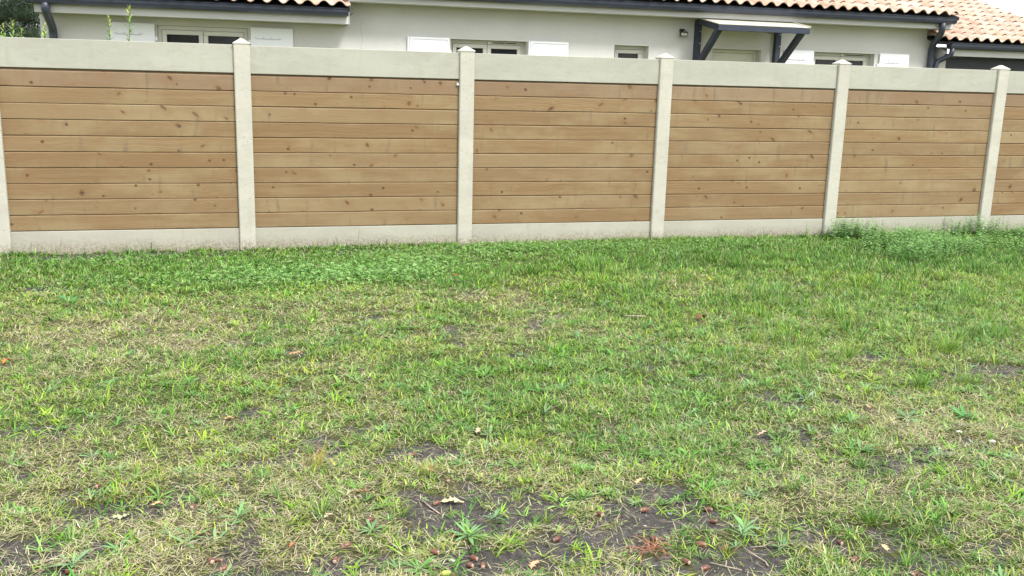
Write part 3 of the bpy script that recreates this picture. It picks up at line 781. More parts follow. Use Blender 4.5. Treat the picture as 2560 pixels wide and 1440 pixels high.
def cols(x, y, n, sd=.30):
    lu = lush(x, y); a = G1[RNG.integers(0, len(G1), n)]; b = G2[RNG.integers(0, len(G2), n)]
    c = np.where((RNG.random(n) < lu)[:, None], b, a)
    yel = (fbm(x, y, 2.3, 90)-.5)*2
    c = c*(1+.25*yel[:, None]*np.array([1.0, .35, -.4]))
    c = c*.97*np.exp(RNG.normal(0, sd, n))[:, None]*(1+RNG.normal(0, .10, (n, 3)))
    return c
PR2 = [1, .8, .12]; PR3 = [.9, 1, .7, .1]
SPOTS = np.array([(a[0], a[1], .034) for a in AC]+[(a[0], a[1], .042) for a in LV]+[(2.528,-6.101,.03),(2.602,-5.862,.02),(3.235,-6.11,.06)])
def clear_of(x, y):
    ok = np.ones(len(x), bool)
    for (a, b_, r) in SPOTS: ok &= ~(((x-a)/r)**2+((y-b_+.018)/(r*1.35))**2 < 1)
    return ok
lawn = []
bands = [(-7.0, -4.9, 19000, 3), (-4.9, -3.4, 14500, 2), (-3.4, -1.8, 11500, 2), (-1.8, .04, 11500, 2)]
for (y0, y1, dens, segs) in bands:
    # ordinary blades
    x, y = scatter(int(dens*14*(y1-y0)), -1, 13, y0, y1)
    b = bare(x, y); lu = lush(x, y); dr = dry(x, y)
    clump = fbm(x, y, 13, 100, 3)
    keep = RNG.random(len(x)) < (1-.93*b)*(.28+.72*sst(clump, .34, .56))*(1-.18*dr)
    keep &= ~((y > -.02))
    keep &= clear_of(x, y)
    x, y, lu, dr, clump = x[keep], y[keep], lu[keep], dr[keep], clump[keep]; n = len(x)
    isdry = RNG.random(n) < dr*.58
    far = sst(y, -5, -1)
    L = U(.015, .046, n)*(1+.35*lu+.35*sst(clump, .5, .75))*(1+.25*sst(x, 4.0, 6.5)*sst(y, -4.6, -3))
    W = U(.0020, .0052, n)*(1+.7*far)
    th0 = U(.40, 1.45, n); th1 = th0+U(.1, 1.1, n)
    th0 = np.where(isdry, U(.9, 1.5, n), th0*(1-.22*lu)); th1 = np.where(isdry, U(1.2, 1.9, n), th1*(1-.25*lu))
    L = np.where(isdry, U(.025, .06, n), L); W = np.where(isdry, W*.65, W)
    z = ghei(x, y) + np.where(isdry, U(.0, .016, n), -.003)
    c = cols(x, y, n); s = S1[RNG.integers(0, len(S1), n)]*U(.75, 1.15, n)[:, None]
    c = np.where(isdry[:, None], s, c)
    tip = np.where((RNG.random(n) < .16)[:, None], S1[0]*.9, c*1.12)
    az = U(0, 2*np.pi, n)
    lawn.append(ribbons(x, y, z, az, L, W, th0, th1, segs, PR3 if segs == 3 else PR2, c*.92, tip, U(-.6, .6, n)))
    # broad star-shaped crabgrass clumps
    nc = int(300*14*(y1-y0)); cx_, cy_ = scatter(nc, -1, 13, y0, y1)
    bb = bare(cx_, cy_); k = RNG.random(len(cx_)) < (1-.55*bb)*sst(fbm(cx_, cy_, 2.2, 120), .36, .62)*(.55+.45*lush(cx_, cy_)); k2 = clear_of(cx_, cy_+.02) & k; cx_, cy_ = cx_[k2], cy_[k2]
    m_ = 8; n = len(cx_)*m_; rep = lambda a: np.repeat(a, m_)
    sz = rep(U(.6, 1.35, len(cx_))); x = rep(cx_)+RNG.normal(0, .006, n); y = rep(cy_)+RNG.normal(0, .006, n)
    c = np.repeat(cols(cx_, cy_, len(cx_), .16), m_, 0)*U(.85, 1.15, n)[:, None]*np.array([.80, .98, .75])
    th0 = U(.55, 1.35, n)
    lawn.append(ribbons(x, np.minimum(y, -.03), ghei(x, y), U(0, 2*np.pi, n), U(.03, .07, n)*sz, U(.0035, .0065, n)*sz, th0, th0+U(.3, .9, n), 3, [.6, 1, .8, .08], c, c*1.15, U(-.3, .3, n)))

# tufts of long upright grass
TUFT = [(4.19,-1.57,.15,90,1),(2.17,-5.60,.095,70,0),(2.45,-5.65,.075,45,0),(1.34,-5.60,.085,50,0),(4.145,-6.08,.085,70,0),(5.43,-4.73,.11,110,1),(5.34,-4.21,.13,90,1),(6.07,-4.18,.14,90,1),
 (1.98,-5.23,.07,40,0),(1.79,-5.34,.075,50,0),(3.22,-5.43,.075,50,0),(2.19,-5.20,.11,50,2),(4.07,-6.38,.07,45,0),(2.62,-5.33,.06,40,2),(2.91,-5.61,.055,30,0),(5.90,-3.23,.13,60,1),(5.38,-3.14,.11,50,1),
 (4.0,-1.35,.12,40,1),(3.0,-1.1,.12,50,1),(1.9,-1.3,.10,40,0),(3.3,-3.9,.09,40,0),(6.6,-3.9,.13,70,1),(6.4,-2.8,.14,60,1),(7.2,-3.1,.14,60,1),(7.6,-2.3,.13,60,1),(8.2,-2.0,.13,50,1),(5.0,-3.7,.10,50,1),(1.0,-.14,.10,40,1),(3.5,-6.18,.05,40,2),(4.5,-5.9,.06,30,0)]
for _ in range(120):
    x_, y_ = RNG.uniform(0, 10), RNG.uniform(-6.4, -.8)
    if inview(np.array(x_), np.array(y_), .3) and not (x_ < 3 and -3.8 < y_ < -2): TUFT.append((x_, y_, RNG.uniform(.05, .09)*(1.35 if x_ > 4.5 and y_ > -4.6 else 1), int(RNG.uniform(20, 45)), 1 if x_ > 4.5 else 0))
for _ in range(260):
    x_, y_ = RNG.uniform(4.6, 10.5), RNG.uniform(-4.8, -1.2)
    if inview(np.array(x_), np.array(y_), .3): TUFT.append((x_, y_, RNG.uniform(.12, .24), int(RNG.uniform(12, 36)), 1))
for (tx, ty, h, n, kind) in TUFT:
    r = h*.16; x = tx+RNG.normal(0, r, n); y = ty+RNG.normal(0, r*.8, n); rad = np.hypot(x-tx, y-ty)/r
    az = np.arctan2(y-ty, x-tx)+RNG.normal(0, .5, n); th0 = np.clip(.08+.22*rad+U(0, .25, n), 0, 1.1)
    c = cols(np.full(n, tx), np.full(n, ty), n, .2)*np.array([.85, .95, 1.0]); tip = c*1.15
    if kind == 2:
        c = np.where((RNG.random(n) < .45)[:, None], np.array([.42, .20, .05]), c); tip = np.where((RNG.random(n) < .5)[:, None], np.array([.50, .27, .07]), tip)
    lawn.append(ribbons(x, y, ghei(x, y)-.002, az, U(.6, 1.15, n)*h, U(.0018, .0032, n)*(1.35 if ty > -4 else 1), th0, th0+U(.15, .9, n), 4, [.9, 1, .9, .6, .1], c*.9, tip))
# tall thin flower stalks
ST = [(3.726,-6.406,.10,.2),(3.924,-6.42,.085,-.05),(4.237,-6.063,.13,-.05),(4.377,-5.646,.18,.1),(4.218,-6.134,.17,-.8),(3.711,-6.235,.11,.15),(1.287,-5.173,.12,0),(2.962,-5.103,.13,-.25),(2.404,-4.935,.10,-.2),(1.824,-4.129,.12,0),(2.365,-4.208,.14,-.15),(3.42,-5.45,.16,.9),(2.35,-5.2,.15,.7)]
for _ in range(420):
    x_ = RNG.uniform(0, 10.5); y_ = RNG.uniform(-6.3, -.2)
    p = (.12 + .88*float(sst(np.array(x_), 3.2, 6.0)*sst(np.array(y_), -5.2, -4.0)))
    if RNG.random() < p: ST.append((x_, y_, RNG.uniform(.09, .24 if x_ > 4.5 else .15), RNG.normal(0, .5)))
sx_ = np.array([s[0] for s in ST]); sy_ = np.array([s[1] for s in ST]); sh_ = np.array([s[2] for s in ST]); sl = np.array([s[3] for s in ST]); n = len(ST)
c = np.where((RNG.random(n) < .45)[:, None], np.array([.22, .24, .10]), np.array([.07, .12, .035])); c[:11] = (.055, .07, .03)
az = np.where(sl > 0, 0.0, np.pi)+RNG.normal(0, .5, n)
lawn.append(ribbons(sx_, sy_, ghei(sx_, sy_), az, sh_, np.full(n, .0021)*(1+.4*sst(sy_, -5, -2)), np.abs(sl)*.7, np.abs(sl)*1.3+.05, 5, [.9, .8, .8, .8, 1.3, .6], c, c*1.2, np.pi/2*0+U(-.2, .2, n)))
# straggly blades against the foot of the fence
n = 900; x = U(-1, 13, n); y = U(-.11, -.035, n); k = fbm(x, y, 1.4, 130) > .42; x, y = x[k], y[k]; n = len(x)
c = cols(x, y, n)*.85; c = np.where((RNG.random(n) < .22)[:, None], S1[1]*.8, c); th = U(0, .5, n)
lawn.append(ribbons(x, y, ghei(x, y), U(0, 2*np.pi, n), U(.03, .10, n), U(.002, .005, n), th, th+U(0, .6, n), 3, PR3, c*.85, c))
# single taller weeds standing before the gravel boards
for (x_, h, wd) in ((.22,.14,.003),(.45,.17,.0035),(1.45,.19,.003),(2.3,.13,.004),(2.98,.20,.003),(2.80,.12,.016),(2.87,.09,.008),(1.18,.10,.010),(1.62,.07,.008),(3.25,.09,.008),(7.2,.13,.006),(8.8,.15,.004),(9.05,.11,.012),(9.9,.18,.004),(6.1,.10,.005),(10.3,.12,.006)):
    q = np.array([x_]); c = np.array([[.10, .15, .045]]) if wd > .005 else np.array([[.12, .11, .06]])
    lawn.append(ribbons(q, np.array([-.06]), np.array([-.003]), U(0, 6, 1), np.array([h]), np.array([wd]), np.array([.05]), U(.1, .5, 1), 5, [.4, .8, 1, 1, .8, .1], c, c*1.1))
V, Qd, C = merge(lawn)
print('lawn quads', len(Qd))
o = np_mesh('grass', V, Qd, np.clip(C, 0, .9), MAT['grass']); tag(o, 'patchy mown lawn grass mixed green and yellowed in front of the fence', 'grass', kind='stuff')

# dead thatch lying on the soil
th = []
for (y0, y1, dens) in ((-7.0, -4.9, 9000), (-4.9, -3.0, 6000), (-3.0, -.02, 3500)):
    x, y = scatter(int(dens*14*(y1-y0)), -1, 13, y0, y1); b = bare(x, y); dr = dry(x, y)
    k = (RNG.random(len(x)) < (1-.74*b)*(.25+.75*dr)); x, y, dr = x[k], y[k], dr[k]; n = len(x)
    c = S1[RNG.integers(0, len(S1), n)]*U(.55, 1.15, n)[:, None]; c = np.where((RNG.random(n) < .2)[:, None], np.array([.20, .17, .15]), c)
    t0 = U(1.25, 1.65, n)
    th.append(ribbons(x, y, ghei(x, y)+U(.001, .010, n), U(0, 2*np.pi, n), U(.015, .06, n), U(.0010, .0022, n)*(1+.5*sst(y, -5, -2)), t0, t0+U(-.3, .5, n), 3, [.8, 1, .8, .3], c, c, U(-.5, .5, n)))
V, Qd, C = merge(th); print('thatch', len(Qd))
V[:, 2] = np.maximum(V[:, 2], ghei(V[:, 0], V[:, 1])+.0008)
o = np_mesh('dry_thatch', V, Qd, np.clip(C, 0, .9), MAT['straw']); tag(o, 'dead straw and thatch lying between the green blades', 'dry grass', kind='stuff')

# clover and other small round leaves
def clover(cx, cy, r, n, hmin, hmax, size, pal, seed):
    rs = np.random.default_rng(seed)
    x = cx+rs.normal(0, r[0], n); y = cy+rs.normal(0, r[1], n); k = y < -.04; x, y = x[k], y[k]; n = len(x)
    h = rs.uniform(hmin, hmax, n); s = rs.uniform(.7, 1.2, n)*size; a0 = rs.uniform(0, 2*np.pi, n); tx, ty = rs.normal(0, .28, n), rs.normal(0, .28, n)
    c = pal[rs.integers(0, len(pal), n)]*rs.uniform(.8, 1.2, n)[:, None]; V = []; C = []
    z = ghei(x, y)+h
    for j in range(3):
        a = a0+j*2.094; ux, uy = np.cos(a), np.sin(a); vx, vy = -uy, ux
        for (p, q, up) in ((.05, 0, 0), (.65, -.48, .10), (1.08, 0, -.03), (.65, .48, .10)):
            X_ = p*ux+q*vx; Y_ = p*uy+q*vy
            V.append(np.stack([x+X_*s, y+Y_*s, z+(X_*tx+Y_*ty+up)*s], 1)); C.append(c)
    V = np.stack(V, 1).reshape(-1, 3); C = np.stack(C, 1).reshape(-1, 3)
    Q_ = np.arange(n*12).reshape(-1, 4); return V, Q_, C
PC = np.array([(.16,.33,.075),(.22,.40,.11),(.11,.25,.05),(.28,.45,.16)])
cl = [clover(2.85,-1.35,(.36,.20),2600,.02,.055,.013,PC,1), clover(2.1,-1.30,(.40,.20),1500,.02,.05,.013,PC,2), clover(3.1,-.7,(.7,.2),1000,.01,.04,.011,PC,3),
      clover(3.35,-.95,(.3,.2),1300,.01,.05,.012,PC,12), clover(1.1,-.55,(.5,.2),900,.01,.04,.011,PC,4), clover(1.2,-1.5,(.5,.2),500,.01,.04,.012,PC,5), clover(5.6,-.5,(1.3,.22),4200,.015,.06,.011,PC*.9,6), clover(4.2,-.35,(.8,.15),1600,.015,.05,.011,PC,7), clover(2.4,-2.1,(.6,.25),700,.01,.03,.010,PC,8), clover(5.5,-3.9,(1.5,.8),900,.01,.03,.009,PC,9), clover(3.6,-5.2,(.8,.5),500,.008,.02,.008,PC,10)]
V, Qd, C = merge(cl); o = np_mesh('clover', V, Qd, C, MAT['leaf'], smooth=False); tag(o, 'low bright green clover patches near the fence', 'clover', kind='stuff')

# leafy weeds at the right, near the posts
def weeds(spots, seed):
    rs = np.random.default_rng(seed); parts = []
    for (cx, cy, rx, ry, ns, hh) in spots:
        for _ in range(ns):
            x0, y0 = cx+rs.normal(0, rx), cy+rs.normal(0, ry)
            if y0 > -.06: y0 = -.06-rs.random()*.2
            h = hh*rs.uniform(.5, 1.15); az = rs.uniform(0, 6.28); ln = rs.uniform(0, .35)
            nl = 11; t = np.linspace(.25, 1, nl); x = x0+np.sin(ln)*np.cos(az)*h*t; y = y0+np.sin(ln)*np.sin(az)*h*t; z = float(ghei(np.array(x0), np.array(y0)))+h*t*np.cos(ln)
            la = rs.uniform(0, 6.28)+np.arange(nl)*2.4; L = rs.uniform(.026, .050, nl)*(1.15-.45*t)
            c = np.array([(.19,.36,.11)])*rs.uniform(.75, 1.25, (nl, 1))+rs.normal(0, .006, (nl, 3))
            th = rs.uniform(1.1, 1.45, nl)
            parts.append(ribbons(x, np.minimum(y, -.055), z, la, L, L*.6, th, th+rs.uniform(0, .5, nl), 3, [.25, .95, .8, .08], np.clip(c, .01, 1), np.clip(c, .01, 1)*1.08))
            q = np.array([1.0]); parts.append(ribbons(q*x0, q*y0, q*0, q*az, q*h, q*.002, q*ln, q*ln, 2, [1, 1, .6], np.array([[.11,.16,.06]]), np.array([[.11,.18,.06]])))
    return merge(parts)
V, Qd, C = weeds([(8.12,-.22,.20,.08,120,.20),(8.65,-.42,.24,.10,90,.16),(8.35,-.80,.26,.12,130,.19),(8.1,-1.30,.20,.12,110,.18),(8.6,-1.1,.2,.1,60,.15),(9.75,-.22,.22,.10,90,.22),(9.15,-.80,.28,.12,70,.14),(10.35,-.45,.25,.14,70,.16),(9.6,-1.3,.25,.14,50,.14),(8.9,-.2,.5,.08,40,.10),(10.9,-.8,.3,.15,50,.13)], 3)
o = np_mesh('leafy_weeds', V, Qd, np.clip(C, .005, 1), MAT['leaf'], smooth=False); tag(o, 'taller pale green leafy weeds massed at the right end of the fence', 'weeds', kind='stuff')

# small unnamed lanceolate weeds all over
def rosette(x0, y0, size, nl, rs, pal=(.085,.19,.05), flat=1.0):
    az = rs.uniform(0, 6.28)+np.arange(nl)*2.399; L = rs.uniform(.6, 1.1, nl)*size; q = np.ones(nl)
    c = np.array([pal])*rs.uniform(.75, 1.3, (nl, 1))*(1+rs.normal(0, .06, (nl, 3))); t0 = rs.uniform(.7, 1.25, nl)*flat
    return ribbons(q*x0, q*y0, q*float(ghei(np.array(x0), np.array(y0)))+.002, az, L, L*rs.uniform(.11, .19, nl), t0, t0+rs.uniform(.1, .75, nl), 5, [.3, .55, .95, 1, .65, .06], c, c*1.12, fold=.16)
rs = np.random.default_rng(77); parts = []
for _ in range(7000):
    x_, y_ = rs.uniform(-.3, 11), -.5-6.1*rs.uniform(0, 1)**.7
    if not bool(inview(np.array(x_), np.array(y_), .3)): continue
    pr = .12+.88*float(sst(fbm(np.array(x_), np.array(y_), 1.7, 140), .44, .58)); pr *= .4 if y_ > -3 else 1; pr *= .45 if x_ < 2.6 else 1; pr *= 1-.8*float(bare(np.array([x_]), np.array([y_]))[0])
    if rs.random() < pr: parts.append(rosette(x_, y_, rs.uniform(.028, .075), int(rs.uniform(6, 13)), rs, [(.085,.20,.035),(.12,.26,.045),(.15,.27,.10)][int(rs.integers(0, 3))], 1.05))
V, Qd, C = merge(parts); o = np_mesh('lawn_weeds', V, Qd, np.clip(C, .005, 1), MAT['leaf']); tag(o, 'small narrow leaved weeds scattered through the lawn', 'weeds', kind='stuff')

# ------------------------------------------------------------------ plants one can point at
PL = [(.80,-1.93,.15,14,(.05,.15,.045),'broad dark green leafy plant at the far left of the lawn'),
 (1.37,-5.775,.11,11,(.12,.21,.09),'grey green plantain rosette above the leftmost acorn at the bottom'),
 (2.335,-5.767,.085,11,(.12,.23,.08),'light green plantain rosette holding an acorn on its upper leaves'),
 (4.69,-4.80,.10,13,(.17,.26,.15),'pale silvery green rosette on the brown patch at right'),
 (5.03,-5.15,.13,16,(.10,.20,.08),'long leaved plantain rosette at the right of the lawn, left of a denser one'),
 (5.305,-5.21,.13,18,(.06,.18,.045),'dense dark green plantain near the right edge of the lawn'),
 (4.83,-5.60,.10,12,(.13,.21,.11),'grey green rosette beside dark soil and dry twigs at right'),
 (3.83,-5.78,.09,11,(.10,.18,.08),'plantain with drooping leaves right of the grey sandy patch'),
 (2.77,-5.26,.09,11,(.10,.22,.055),'bright plantain on the green turf below the small bare spot at centre'),
 (2.655,-5.875,.10,15,(.10,.20,.07),'green rosette under the acorn in the middle of the largest bare patch'),
 (2.785,-5.74,.065,10,(.13,.21,.11),'small pale grey green rosette alone on the black soil at centre'),
 (4.52,-5.49,.11,13,(.08,.19,.06),'plantain rosette with crossing leaves left of the pale stones'),
 (1.30,-3.35,.10,13,(.055,.17,.04),'dark green plantain in the dry yellow turf at left'),
 (2.45,-6.05,.10,14,(.09,.21,.05),'bright green plantain at the bottom edge left of the green acorn'),
 (1.50,-5.70,.09,8,(.10,.22,.07),'plant with one upright broad leaf in the dry grass at lower left'),
 (3.25,-5.41,.10,14,(.08,.22,.045),'fresh green leafy clump in the middle right of the foreground turf'),
 (1.15,-5.37,.10,10,(.10,.22,.05),'yellowish green rosette touching the left edge of the photo'),
 (3.70,-6.20,.08,10,(.11,.20,.08),'small rosette by the bleached twigs at the bottom right')]
rs = np.random.default_rng(9)
for (x_, y_, s_, nl, pal, lab) in PL:
    V, Qd, C = rosette(x_, y_, s_*.74, nl, rs, tuple(1.35*q for q in pal), 1.08)
    z_ = float(ghei(np.array(x_), np.array(y_)))
    o = np_mesh('plantain', V, Qd, np.clip(C, .005, 1), MAT['leaf'], base=(x_, y_, z_)); o.location = (x_, y_, z_)
    tag(o, lab, 'plant', 'broad leaved plants in the lawn')

# ------------------------------------------------------------------ acorns
def lathe_x(prof, n=14):
    vs, fs = [], []
    for (x, r) in prof:
        for k in range(n): a = 2*math.pi*k/n; vs.append((x, r*math.cos(a), r*math.sin(a)))
    for i in range(len(prof)-1):
        for k in range(n): fs.append((i*n+k, i*n+(k+1) % n, (i+1)*n+(k+1) % n, (i+1)*n+k))
    fs.append(tuple(range(n))[::-1]); fs.append(tuple(range((len(prof)-1)*n, len(prof)*n))); return vs, fs
AP = [(-.0135,.0022),(-.0132,.0045),(-.0122,.0058),(-.0095,.0074),(-.005,.0084),(0,.0087),(.005,.0082),(.009,.0066),(.0118,.0042),(.0130,.0020),(.0146,.0009),(.0150,.0003)]
vs, fs = lathe_x(AP); m = MB(); m.add(vs, fs); ac = m.build('acorn', MAT['acorn'], None, smooth=True)
for i, (x_, y_, a, lab) in enumerate(AC):
    o = ac if i == 0 else ac.copy()
    if i: COL.objects.link(o)
    s = random.uniform(1.0, 1.25)
    o.scale = (s*random.uniform(.9, 1.1), s, s); o.rotation_euler = (random.uniform(0, 6), random.uniform(-.15, .15), math.radians(a))
    o.location = (x_, y_, float(ghei(np.array(x_), np.array(y_)))+.0085*s); tag(o, lab, 'acorn', 'fallen acorns on the lawn')
m = MB(); m.add(*lathe_x(AP)); o = m.build('acorn', MAT['acorn_green'], None, smooth=True); o.scale = (1.3,1.2,1.2); o.rotation_euler = (0, 0, math.radians(172))
o.location = (2.528, -6.101, float(ghei(np.array(2.528), np.array(-6.101)))+.011); tag(o, 'yellow green unripe acorn at the bottom edge', 'acorn', 'fallen acorns on the lawn')
CP = [(-.009,.001),(-.0088,.005),(-.006,.0085),(-.001,.0100),(.003,.0098),(.0031,.0088),(-.001,.0086),(-.005,.0066),(-.007,.002)]
for (x_, y_, a, lab) in ((2.602,-5.862,-60,'empty open acorn cup beside the central rosette'), (2.556,-6.105,-10,'rough brown acorn cup touching the green acorn'), (2.585,-5.845,-150,'overturned brown acorn cup just behind the open one')):
    vs, fs = lathe_x(CP, 16); m = MB(); m.add(vs, fs[:-2]+[fs[-2], fs[-1]]); o = m.build('acorn_cup', MAT['cup'], None, smooth=True); o.rotation_euler = (0, -.5, math.radians(a)); o.location = (x_, y_, float(ghei(np.array(x_), np.array(y_)))+.008); tag(o, lab, 'acorn cup')

# ------------------------------------------------------------------ fallen oak leaves
def oak_leaf(x0, y0, L, W, az, col, lab, curl=.35, lift=.006, seed=0, tiltx=0.0):
    rr = random.Random(seed); ns = 40; la_ = [rr.uniform(.45, 1.15) for _ in range(9)]; lb_ = [rr.uniform(.45, 1.15) for _ in range(9)]; bend = rr.uniform(-.25, .25); vs = []; fs = []; cs = []
    for i in range(ns+1):
        t = i/ns
        env = (math.sin(math.pi*min(1, t*.93+.05)))**.7
        tt = t+.05*math.sin(t*7+seed); lobe = (.5+.5*math.cos(tt*4.1*2*math.pi))*la_[int(tt*4.1+.5) % 9]
        wl = W*.5*(env*(.28+.72*lobe**.8)) if t > .1 else W*.03
        lobe2 = (.5+.5*math.cos((tt*3.7+.32)*2*math.pi))*lb_[int(tt*3.7+.82) % 9]; wr = W*.5*(env*(.26+.74*lobe2**.8)) if t > .1 else W*.03
        zc = L*curl*.22*math.sin(math.pi*t)+L*.04*math.sin(t*9+seed)
        xx = (t-.5)*L
        for j, (s, q) in enumerate(((-1, 1), (-.5, 1), (0, 1), (.5, 1), (1, 1))):
            ww = wl if s < 0 else wr
            yy = s*ww; zz = zc + curl*abs(yy)*.45*abs(s) + .002*math.sin(xx*400+s*3) - .0009*(s == 0)
            vs.append((xx-.10*L*abs(s)*lobe, yy+bend*xx*xx/L*2, zz)); v = rr.uniform(.85, 1.1); e = 1-.25*abs(s) if abs(s) == 1 else 1
            cs.append([c*v*e for c in col])
    for i in range(ns):
        for j in range(4): a = i*5+j; fs.append((a, a+1, a+6, a+5))
    me = bpy.data.meshes.new('oak_leaf'); me.from_pydata(vs, [], fs); me.materials.append(MAT['litter'])
    a = me.attributes.new('col', 'FLOAT_COLOR', 'POINT'); a.data.foreach_set('color', np.array([c+[1] for c in cs], np.float32).ravel())
    me.polygons.foreach_set('use_smooth', [True]*len(me.polygons))
    o = bpy.data.objects.new('oak_leaf', me); COL.objects.link(o); md = o.modifiers.new('thick', 'SOLIDIFY'); md.thickness = .0006
    o.rotation_euler = (tiltx, 0, math.radians(az)); o.location = (x0, y0, float(ghei(np.array(x0), np.array(y0)))+lift); tag(o, lab, 'leaf', 'fallen oak leaves')
for i, q in enumerate(LV): oak_leaf(*q[:7], curl=q[7], lift=q[8], seed=i+3)
# more thumbnail scraps of leaf nobody would count
parts = []; n = 230; x, y = scatter(n*3, -.5, 11, -6.9, -.2); k = RNG.random(len(x)) < (.35+.65*sst(y, -3.5, -5.5)); x, y = x[k], y[k]; n = len(x)
c = np.array([(.46,.33,.20),(.30,.19,.12),(.58,.46,.32),(.22,.15,.10)])[RNG.integers(0, 4, n)]; t0 = U(.9, 1.5, n)
V, Qd, C = ribbons(x, y, ghei(x, y)+U(.003, .014, n), U(0, 6.28, n), U(.006, .018, n), U(.005, .012, n), t0, t0+U(.1, .9, n), 3, [.4, 1, .8, .2], c, c*.9)
o = np_mesh('leaf_litter', V, Qd, C, MAT['litter']); tag(o, 'tiny brown leaf scraps strewn over the lawn', 'leaf litter', kind='stuff')

# ------------------------------------------------------------------ grit, stones, roots, twigs
def grit():
    rs = np.random.default_rng(31); x, y = scatter(150000, -.2, 8, -6.9, -3.5); b = bare(x, y); k = rs.random(len(x)) < b*.7; x, y = x[k], y[k]; n = len(x)
    s = np.exp(rs.normal(-6.35, .42, n)); s = np.clip(s, .0007, .005); z = ghei(x, y)+s*.4; V = []
    oct_ = np.array([(1,0,0),(0,1,0),(-1,0,0),(0,-1,0),(0,0,.7),(0,0,-.7)])
    j = rs.uniform(.6, 1.2, (n, 6, 1)); V = np.stack([x, y, z], 1)[:, None, :] + oct_[None]*s[:, None, None]*j
    f = np.array([(0,1,4,4),(1,2,4,4),(2,3,4,4),(3,0,4,4),(1,0,5,5),(2,1,5,5),(3,2,5,5),(0,3,5,5)])
    c = np.where((rs.random(n) < .22)[:, None], np.array([.50,.46,.40]), np.array([.10,.088,.08]))*rs.uniform(.7, 1.3, (n, 1))
    me = bpy.data.meshes.new('gravel'); tri = (f[:, :3][None]+(np.arange(n)*6)[:, None, None]).reshape(-1, 3)
    me.vertices.add(n*6); me.vertices.foreach_set('co', V.astype(np.float32).ravel()); me.loops.add(len(tri)*3); me.loops.foreach_set('vertex_index', tri.astype(np.int32).ravel())
    me.polygons.add(len(tri)); me.polygons.foreach_set('loop_start', np.arange(0, len(tri)*3, 3, dtype=np.int32))
    a = me.attributes.new('col', 'FLOAT_COLOR', 'POINT'); cc = np.repeat(c, 6, 0); a.data.foreach_set('color', np.concatenate([cc, np.ones((len(cc), 1))], 1).astype(np.float32).ravel()); me.update(calc_edges=True)
    me.materials.append(MAT['litter']); o = bpy.data.objects.new('gravel', me); COL.objects.link(o); tag(o, 'crumbs of soil and pale grit on the bare patches', 'gravel', kind='stuff')
grit()
def stone(x_, y_, s, lab, col=None):
    bm = bmesh.new(); bmesh.ops.create_icosphere(bm, subdivisions=2, radius=s); rr = random.Random(int(x_*1000))
    for v in bm.verts: v.co *= rr.uniform(.82, 1.12); v.co.z *= .55; v.co.x *= 1.25
    me = bpy.data.meshes.new('stone'); bm.to_mesh(me); bm.free(); me.materials.append(MAT['stone'] if col is None else col); o = bpy.data.objects.new('stone', me); COL.objects.link(o)
    o.rotation_euler = (0, 0, rr.uniform(0, 6)); o.location = (x_, y_, float(ghei(np.array(x_), np.array(y_)))+s*.45); tag(o, lab, 'stone')
grey = mk_simple('blue grey pebble', (.20,.21,.22), .7, .3, .2, 80)
stone(5.20,-5.511,.013,'white stone nearest the right edge of the photo'); stone(4.90,-5.531,.011,'whitish stone below the plantain with crossing leaves at right'); stone(4.68,-5.474,.011,'pinkish white stone in dry grass left of the other pale stones')
stone(3.44,-5.841,.010,'blue grey pebble on the sandy patch', grey); stone(2.568,-6.013,.010,'flat beige stone on the black soil left of the acorn trio'); stone(5.12,-5.39,.012,'pale stone beside two white crumbs under the dense dark plantain'); stone(.35,-.9,.02,'pale round stone near the left foot of the fence')
stone(2.72,-6.11,.006,'tiny cream pebble at the bottom edge right of the green acorn')
# clump of orange roots
rr = random.Random(12); m = MB()
for i in range(22):
    a = rr.uniform(0, 6.28); L = rr.uniform(.05, .13); pts = []; x_, y_ = 3.235+rr.uniform(-.03, .03), -6.11+rr.uniform(-.03, .03); z_ = float(ghei(np.array(x_), np.array(y_)))+.006
    for k in range(7):
        pts.append((x_, y_, z_+.016*math.sin(math.pi*k/6)+rr.uniform(-.002, .002))); a += rr.uniform(-.45, .45); x_ += math.cos(a)*L/6; y_ += math.sin(a)*L/6
    m.tube(pts, [.0012, .0012, .0011, .0010, .0009, .0008, .0005], 5)
o = m.build('dry_roots', MAT['root'], None, smooth=True); tag(o, 'tangled clump of thin orange roots lying on the soil', 'roots')
def twig(pts, r, lab, branch=None):
    m = MB(); z = lambda p: (p[0], p[1], float(ghei(np.array(p[0]), np.array(p[1])))+p[2]); m.tube([z(p) for p in pts], r, 6)
    if branch: m.tube([z(p) for p in branch], r*.7, 6)
    o = m.build('twig', MAT['twig'], None, smooth=True); tag(o, lab, 'twig')
twig([(3.565,-6.17,.012),(3.575,-6.22,.008),(3.592,-6.27,.006),(3.585,-6.30,.006)], .0022, 'bleached bent twig pointing down at the bottom right bare patch')
twig([(3.59,-6.17,.010),(3.64,-6.175,.008),(3.69,-6.15,.008)], .0015, 'thin straight pale straw lying level right of the bent twig')
twig([(3.40,-6.24,.010),(3.44,-6.275,.007),(3.48,-6.31,.006)], .0022, 'forked pale twig beside the pair of acorns', [(3.44,-6.275,.007),(3.455,-6.25,.014)])
twig([(1.24,-5.75,.006),(1.28,-5.73,.006),(1.33,-5.70,.008)], .002, 'thin brown twig on bare soil at the lower left')
twig([(2.555,-5.545,.008),(2.575,-5.60,.006),(2.60,-5.66,.005)], .0024, 'grey brown twig left of the large pale oak leaf')
twig([(4.42,-3.0,.012),(4.47,-3.03,.010),(4.55,-3.06,.012)], .005, 'weathered stick in the grass at the right')

